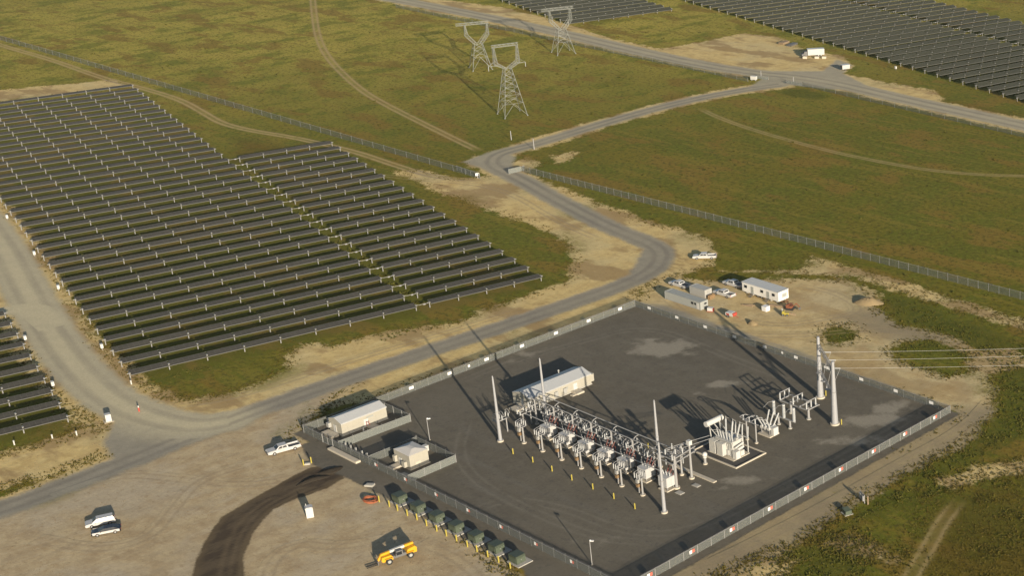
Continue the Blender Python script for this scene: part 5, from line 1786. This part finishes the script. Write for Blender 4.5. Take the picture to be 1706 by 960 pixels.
o = MB().box((0, 0, .12), (1.0, .7, .24)).box((0, 0, .26), (.8, .5, .05)).build("valve_cover", M["concg"], None, U(512.5, 774), .9)
tag(o, "small pale cover on the ground between two yellow bollards", "cover")
# orange conduit coil
cb = MB()
for k in range(9):
    R0, z0 = random.uniform(.7, 1.25), random.uniform(.06, .45)
    tx, ty = random.uniform(-.14, .14), random.uniform(-.14, .14)
    ox, oy = random.uniform(-.3, .3), random.uniform(-.3, .3)
    P_ = [Vector((ox + R0 * math.cos(a) * 1.15, oy + R0 * math.sin(a), z0 + .15 + R0 * (tx * math.cos(a) + ty * math.sin(a)))) for a in [2 * math.pi * i / 16 for i in range(17)]]
    for a, b in zip(P_, P_[1:]):
        cb.cyl(a, b, .06, n=5, cap=False)
tag(cb.build("conduit_coil", M["orange"], None, U(617, 836)), "tangled coil of orange plastic pipe left of the green boxes", "pipe coil")
o = MB().box((0, 0, .15), (1.6, 1.0, .3)).box((.1, 0, .33), (1.4, .8, .08), .1).build("pallet", M["concg"], None, U(616, 810), .5)
tag(o, "pale pallet on the sand above the coil of orange pipe", "pallet")
# planks / ramp at the fence by the gate
o = MB().box((0, 0, .2), (9.5, 1.0, .4)).box((0, .0, .42), (9.3, .9, .05)).build("concrete_ledge", M["conc"], None, (-252.0, 132.35, 0))
tag(o, "pale concrete ledge along the foot of the fence right of the gate", "ledge")
# posts with conduit along the inside of that fence
for i, x in enumerate((-254.0, -252.2, -250.5, -248.4, -246.8)):
    t = thing("conduit_riser", f"grey electrical riser post behind the fence right of the gate, {nth(i)} from the gate", "riser post", (x, 134.1, 0), 0, "riser posts behind the fence right of the gate")
    MB().box((0, 0, .8), (.14, .14, 1.6)).build("post", M["galv_w"], t)
    MB().box((0, -.12, 1.25), (.4, .16, .55)).build("box", M["tank"], t)
# meter rack at lower right
t = thing("meter_rack", "grey rack of electrical boxes on posts at the edge of the grass, lower right", "electrical rack", U(1437, 836), math.radians(-25))
for x in (-.9, .2, .9):
    MB().box((x, 0, .85), (.12, .12, 1.7)).build("post", M["galv_w"], t)
MB().box((-.6, -.15, 1.0), (.7, .3, .9)).build("box", M["tank"], t)
MB().box((.5, -.15, .95), (.6, .3, 1.0)).build("box", M["galv_w"], t)
MB().bar((-.9, 0, 1.6), (.9, 0, 1.6), .1).build("rail", M["galv"], t)
t = thing("utility_stub_pole", "short pale pole beside the grey meter rack at lower right", "pole", U(1446, 841))
MB().cyl((0, 0, 0), (0, 0, 1.7), .14, .11, n=8).build("pole", M["wood"], t)
MB().box((0, 0, 1.55), (.3, .12, .12)).build("crosspiece", M["galv"], t)
t = thing("utility_box", "low grey-green utility box half hidden in weeds left of the meter rack", "utility box", U(1411, 856), math.radians(-20))
MB().extr([(-.7, .05), (.7, .05), (.7, .75), (-.7, .95)], -.6, .6).build("cabinet", M["green2"], t)
MB().box((0, 0, .04), (1.8, 1.6, .08)).build("base_slab", M["concg"], t)

# heaps
M["soil"] = mat("loose_soil", (.215, .165, .092), .95, 0, .15, 1.2, (.27, .2, .11), .1)
M["fill"] = mat("dark_millings", (.035, .029, .022), .95, 0, .2, 1.2, None, .1)


def mound(name, label, cat, loc, rx, ry, h, m_, rz=0.0, seed=0, curve=0.0):
    r2 = np.random.default_rng(seed)
    n, k = 26, 8
    vs, fs = [(0, 0, h)], []
    lob = r2.uniform(.8, 1.15, n)
    lob = (lob + np.roll(lob, 1) + np.roll(lob, -1)) / 3
    for j in range(1, k + 1):
        q = j / k
        for i in range(n):
            a = 2 * math.pi * i / n
            z = h * max(0, 1 - q ** 1.6) * (1 + r2.uniform(-.16, .16)) if j < k else -.12
            x, y = rx * q * lob[i] * math.cos(a), ry * q * lob[i] * math.sin(a)
            vs.append((x, y + curve * x * x, z))
    for i in range(n):
        fs.append((0, 1 + i, 1 + (i + 1) % n))
    for j in range(k - 1):
        for i in range(n):
            a, b = 1 + j * n, 1 + (j + 1) * n
            fs.append((a + i, b + i, b + (i + 1) % n, a + (i + 1) % n))
    mb = MB()
    mb.add(vs, fs, 0, True)
    tag(mb.build(name, m_, None, loc, rz), label, cat)


mound("soil_heap", "small heap of tan soil on the sand below the red and white compressor", "soil heap", U(1254, 540), 1.5, 1.1, .85, M["soil"], 0, 3)
mound("soil_heap", "large heap of tan soil at the right side of the sandy yard", "soil heap", U(1447, 505), 3.6, 2.3, 1.35, M["soil"], .5, 5)
mound("millings_heap", "low dark heap at the upper end of the dark curved track, larger one", "dark heap", U(551, 786), 2.6, 1.3, .5, M["fill"], 1.2, 8, .1)
mound("millings_heap", "low dark heap at the upper end of the dark curved track, smaller left one", "dark heap", U(520, 800), 3.2, 1.0, .4, M["fill"], 1.35, 9, -.05)


# ---------------------------------------------------------------- transmission towers
def tower(label, base, rz, b, wst, hw, hs, ax, H, bl, arms, ins=True, th=.2, lev=(0, .28, .46, .62, .76, .88, 1.0)):
    t = thing("transmission_tower", label, "transmission tower", base, rz, "lattice transmission towers")
    Z = Vector((0, 0, 1))
    corners = [(-1, -1), (1, -1), (1, 1), (-1, 1)]
    F0 = [Vector((x * b, y * b, 0)) for x, y in corners]
    F1 = [Vector((x * wst, y * wst, hw)) for x, y in corners]
    for k in range(4):
        o = MB().bar(F0[k], F1[k], th * 1.15).build("leg", M["tower"], t)
        MB().cyl(F0[k] - Z * .1, F0[k] + Z * .2, .3, n=8).build("footing", M["tower"], o)
    br = MB()
    P = lambda k, q: F0[k].lerp(F1[k], q)
    for k in range(4):
        k2 = (k + 1) % 4
        for q0, q1 in zip(lev, lev[1:]):
            if q0 == 0:
                mid = (P(k, q1) + P(k2, q1)) / 2
                br.bar(P(k, .02), mid, th * .7)
                br.bar(P(k2, .02), mid, th * .7)
            else:
                br.bar(P(k, q0), P(k2, q1), th * .6)
                br.bar(P(k2, q0), P(k, q1), th * .6)
            br.bar(P(k, q1), P(k2, q1), th * .6)
    br.build("bracing", M["tower"], t)
    dep = wst * .8
    for s in (-1, 1):
        h_ = MB()
        o0, o1 = [], []
        for y in (-1, 1):
            inner = [Vector((s * wst * .2, y * wst, hw)), Vector((s * ax * .80, y * dep * .7, hs)), Vector((s * ax * .93, y * dep * .6, H - .5))]
            outer = [Vector((s * wst, y * wst, hw)), Vector((s * ax * 1.06, y * dep * .7, hs - .6)), Vector((s * ax * 1.02, y * dep * .6, H - .5))]
            I_, O_ = [], []
            for L_, R_ in ((inner, I_), (outer, O_)):
                for a, c in zip(L_, L_[1:]):
                    h_.bar(a, c, th * .85)
                    for q in range(4):
                        R_.append(a.lerp(c, q / 4))
                R_.append(L_[-1])
            for i in range(len(I_) - 1):
                h_.bar(I_[i], O_[i + 1], th * .5)
                h_.bar(O_[i], I_[i + 1], th * .5)
            o0.append(I_)
            o1.append(O_)
        for i in range(len(o0[0])):
            h_.bar(o0[0][i], o0[1][i], th * .45)
            h_.bar(o1[0][i], o1[1][i], th * .45)
            if i:
                h_.bar(o1[0][i - 1], o1[1][i], th * .45)
        h_.build("fork_arm", M["tower"], t)
    truss(Vector((-bl[0], 0, H)), Vector((bl[1], 0, H)), .8, dep * .9, 12, th * .6).build("crossbeam", M["tower"], t)
    for s in arms:
        a_ = MB()
        tip = Vector((s * (ax + 2.2), 0, hs - .9))
        for y in (-1, 1):
            for z in (hs - 1.0, hs + .8):
                a_.bar(Vector((s * ax * .9, y * dep * .6, z)), tip, th * .6)
        a_.build("side_arm", M["tower"], t)
        if ins:
            MB().insul(tip, tip - Z * 1.6, .14, 6, 0, 6).build("insulator", M["porc"], t)
    return t


tower("nearest lattice transmission tower, with a round window under its crossbeam", U(854, 191), math.radians(72), 3.9, 1.1, 16.2, 18.4, 4.1, 24.0, (4.5, 4.5), (-1, 1), th=.12)
tower("left of the two farther lattice transmission towers, tilted crossbeam", U(801, 114), math.radians(66), 3.6, 1.5, 9.8, 13.6, 4.2, 17.5, (7.2, 4.8), (), th=.12, lev=(0, .5, .78, 1.0))
tower("farthest lattice transmission tower, by the perimeter road in front of the far solar block", U(939, 88), math.radians(70), 3.7, 1.5, 9.8, 13.6, 4.3, 17.8, (7.2, 5.6), (), th=.12, lev=(0, .5, .78, 1.0))


# ---------------------------------------------------------------- grass and weeds (stuff)
def blades(name, P, size, nb, m_, kind="stuff", seed=1, spread=1.0, hf=1.0):
    r2 = np.random.default_rng(seed)
    n = len(P) * nb
    c = np.repeat(P, nb, 0) + r2.normal(0, 1, (n, 2)) * np.repeat(size, nb)[:, None] * .35 * spread
    s = np.repeat(size, nb) * r2.uniform(.6, 1.3, n)
    a = r2.uniform(0, 2 * math.pi, n)
    dx, dy = np.cos(a) * s * .28, np.sin(a) * s * .28
    lx, ly = r2.normal(0, .35, n) * s, r2.normal(0, .35, n) * s
    h = s * r2.uniform(.5, 1.0, n) * hf
    V = np.zeros((n, 4, 3))
    V[:, 0] = np.stack([c[:, 0] - dx, c[:, 1] - dy, np.full(n, -.03)], 1)
    V[:, 1] = np.stack([c[:, 0] + dx, c[:, 1] + dy, np.full(n, -.03)], 1)
    V[:, 2] = np.stack([c[:, 0] + dx * .6 + lx, c[:, 1] + dy * .6 + ly, h], 1)
    V[:, 3] = np.stack([c[:, 0] - dx * .6 + lx, c[:, 1] - dy * .6 + ly, h * .9], 1)
    me = bpy.data.meshes.new(name)
    me.vertices.add(n * 4)
    me.vertices.foreach_set("co", V.ravel())
    me.loops.add(n * 4)
    me.loops.foreach_set("vertex_index", np.arange(n * 4))
    me.polygons.add(n)
    me.polygons.foreach_set("loop_start", np.arange(n) * 4)
    me.polygons.foreach_set("loop_total", np.full(n, 4))
    me.materials.append(m_)
    me.update()
    me.validate()
    o = bpy.data.objects.new(name, me)
    COL.objects.link(o)
    o["kind"] = kind
    return o


def leaf_mat(name, c1, c2, c3):
    mt, t, b = nodes(name)
    geo = N(t, "ShaderNodeNewGeometry")
    n1 = noise_n(t, geo.outputs["Position"], .5, 4)
    n2 = noise_n(t, geo.outputs["Position"], 3.0, 2)
    c = mix_n(t, smooth_n(t, n1, .35, .65), c1, c2)
    c = mix_n(t, smooth_n(t, n2, .5, .75, 0, .7), c, c3)
    t.links.new(c, b.inputs["Base Color"])
    b.inputs["Roughness"].default_value = .9
    b.inputs["Specular IOR Level"].default_value = .1
    return mt


M["leaf"] = leaf_mat("weed_leaves", (.044, .048, .008), (.075, .072, .012), (.115, .090, .026))
M["straw"] = leaf_mat("meadow_grass_blades", (.066, .058, .010), (.084, .066, .013), (.115, .085, .023))


def scatter(n, polys=None, box=None):
    """random points on the visible ground"""
    out = []
    while sum(map(len, out)) < n:
        Q = np.stack([rng.uniform(-60, 1790, n), rng.uniform(-10, 1010, n)], 1)
        P = np.array([U(x, y)[:2] for x, y in Q])
        out.append(P)
    return np.concatenate(out)[:n]


P = scatter(90000)
f_ = fields(P)
nz = np.sin(P[:, 0] * .11 + np.sin(P[:, 1] * .07) * 2) * np.sin(P[:, 1] * .13 + np.sin(P[:, 0] * .05) * 2)
keep = (f_['dirt'] > .5 + nz) & (f_['gravel'] > 1) & (f_['pad'] > .8) & (f_['dark'] > .5)
tr = np.minimum.reduce([d_line(P, L) for L, _ in TRACKW.values()])
keep &= tr > 1.3
G = P[keep]
blades("meadow_grass", G, rng.uniform(.12, .34, len(G)), 3, M["straw"], seed=3, hf=.4)
lu = (f_['lush'] + nz * 2 < 0) & (f_['gravel'] > .5) & (f_['pad'] > 1.2)
Q = P[lu]
cl = np.sin(Q[:, 0] * .55 + 3 * np.sin(Q[:, 1] * .21)) * np.sin(Q[:, 1] * .47 + 3 * np.sin(Q[:, 0] * .17))
Q = Q[cl > -.05]
Q = np.concatenate([Q + rng.normal(0, .8, Q.shape) for _ in range(2)])
blades("weeds", Q, rng.uniform(.15, .5, len(Q)), 4, M["leaf"], seed=5, hf=.6)
bd = P[(f_['dirt'] > -2.4) & (f_['dirt'] < 1.2) & (f_['gravel'] > .6) & (f_['pad'] > .8) & (f_['dark'] > .5)]
bd = np.concatenate([bd + rng.normal(0, .7, bd.shape) for _ in range(3)])
blades("meadow_grass", bd, rng.uniform(.15, .45, len(bd)), 4, M["straw"], seed=12, hf=.5)
# rough tussocks on the lower right slope
sl_ = P[(d_poly(P, BROWN[0]) < 2) & (f_['dirt'] > .5) & (tr > 2)]
sl_ = np.concatenate([sl_ + rng.normal(0, 1.2, sl_.shape) for _ in range(2)])
cl = np.sin(sl_[:, 0] * .4 + 3 * np.sin(sl_[:, 1] * .19)) * np.sin(sl_[:, 1] * .5 + 3 * np.sin(sl_[:, 0] * .15))
blades("meadow_grass", sl_, rng.uniform(.12, .32, len(sl_)) * (1 + .3 * (cl > .2)), 4, M["straw"], seed=21, hf=.55)
blades("scrub", sl_[cl > .45], rng.uniform(.15, .4, int((cl > .45).sum())), 4, M["leaf"], seed=22, hf=.6)
# scrubby tufts dotted over the right-hand meadow and the lower right slope
sel = keep & (P[:, 1] > 255) & (rng.uniform(0, 1, len(P)) < .02)
B_ = P[sel]
blades("scrub", B_, rng.uniform(.3, .75, len(B_)), 9, M["leaf"], seed=6, spread=1.1, hf=.6)
# weeds in the aisle of the near solar field
aisle = []
for i in range(20):
    q = A0 + cu * PITCHM * (i + .55) + ru * .6
    aisle.append(q + rng.normal(0, .7, (14, 2)))
blades("weeds", np.concatenate(aisle), rng.uniform(.4, .8, 280), 8, M["leaf"], seed=9, hf=.8)


# stones and clods lying about on the bare ground
def stones(name, P, size, m_, seed):
    r2 = np.random.default_rng(seed)
    n = len(P)
    base = np.array([(1, 0, 0), (-.5, .87, 0), (-.5, -.87, 0), (0, 0, .8), (.5, .5, .45), (-.7, 0, .5), (.3, -.7, .4)])
    F_ = [(0, 4, 3), (0, 1, 4), (1, 3, 4), (1, 5, 3), (1, 2, 5), (2, 3, 5), (2, 6, 3), (2, 0, 6), (0, 3, 6)]
    a = r2.uniform(0, 6.28, n)
    c, s_ = np.cos(a), np.sin(a)
    V = base[None] * size[:, None, None] * r2.uniform(.7, 1.3, (n, 1, 3)) * r2.uniform(.8, 1.2, (n, 7, 3))
    X_ = V[..., 0] * c[:, None] - V[..., 1] * s_[:, None] + P[:, 0, None]
    Y_ = V[..., 0] * s_[:, None] + V[..., 1] * c[:, None] + P[:, 1, None]
    V = np.stack([X_, Y_, V[..., 2] * .8 - .02], 2).reshape(-1, 3)
    Fa = (np.array(F_)[None] + 7 * np.arange(n)[:, None, None]).reshape(-1, 3)
    me = bpy.data.meshes.new(name)
    me.from_pydata(V.tolist(), [], Fa.tolist())
    me.materials.append(m_)
    me.update()
    o = bpy.data.objects.new(name, me)
    COL.objects.link(o)
    o["kind"] = "stuff"


sd_ = P[(f_['dirt'] < -1) & (f_['gravel'] > .3) & (f_['pad'] > 1) & (f_['dark'] > .3)]
clump = np.sin(sd_[:, 0] * .35 + 2 * np.sin(sd_[:, 1] * .2)) * np.sin(sd_[:, 1] * .4 + 2 * np.sin(sd_[:, 0] * .13)) > .25
sd_ = sd_[clump]
stones("stones", sd_, rng.uniform(.03, .13, len(sd_)), M["soil"], 4)

# the air between: one closed box of thin, even haze
mt = bpy.data.materials.new("haze_air")
mt.use_nodes = True
t_ = mt.node_tree
t_.nodes.clear()
pv = t_.nodes.new("ShaderNodeVolumePrincipled")
pv.inputs["Color"].default_value = (.95, .94, .90, 1)
pv.inputs["Density"].default_value = HAZE
pv.inputs["Anisotropy"].default_value = .0
ou = t_.nodes.new("ShaderNodeOutputMaterial")
t_.links.new(pv.outputs[0], ou.inputs["Volume"])
hz = MB().box((0, 0, 67.5), (26000, 26000, 138)).build("haze", mt)
hz["kind"] = "stuff"
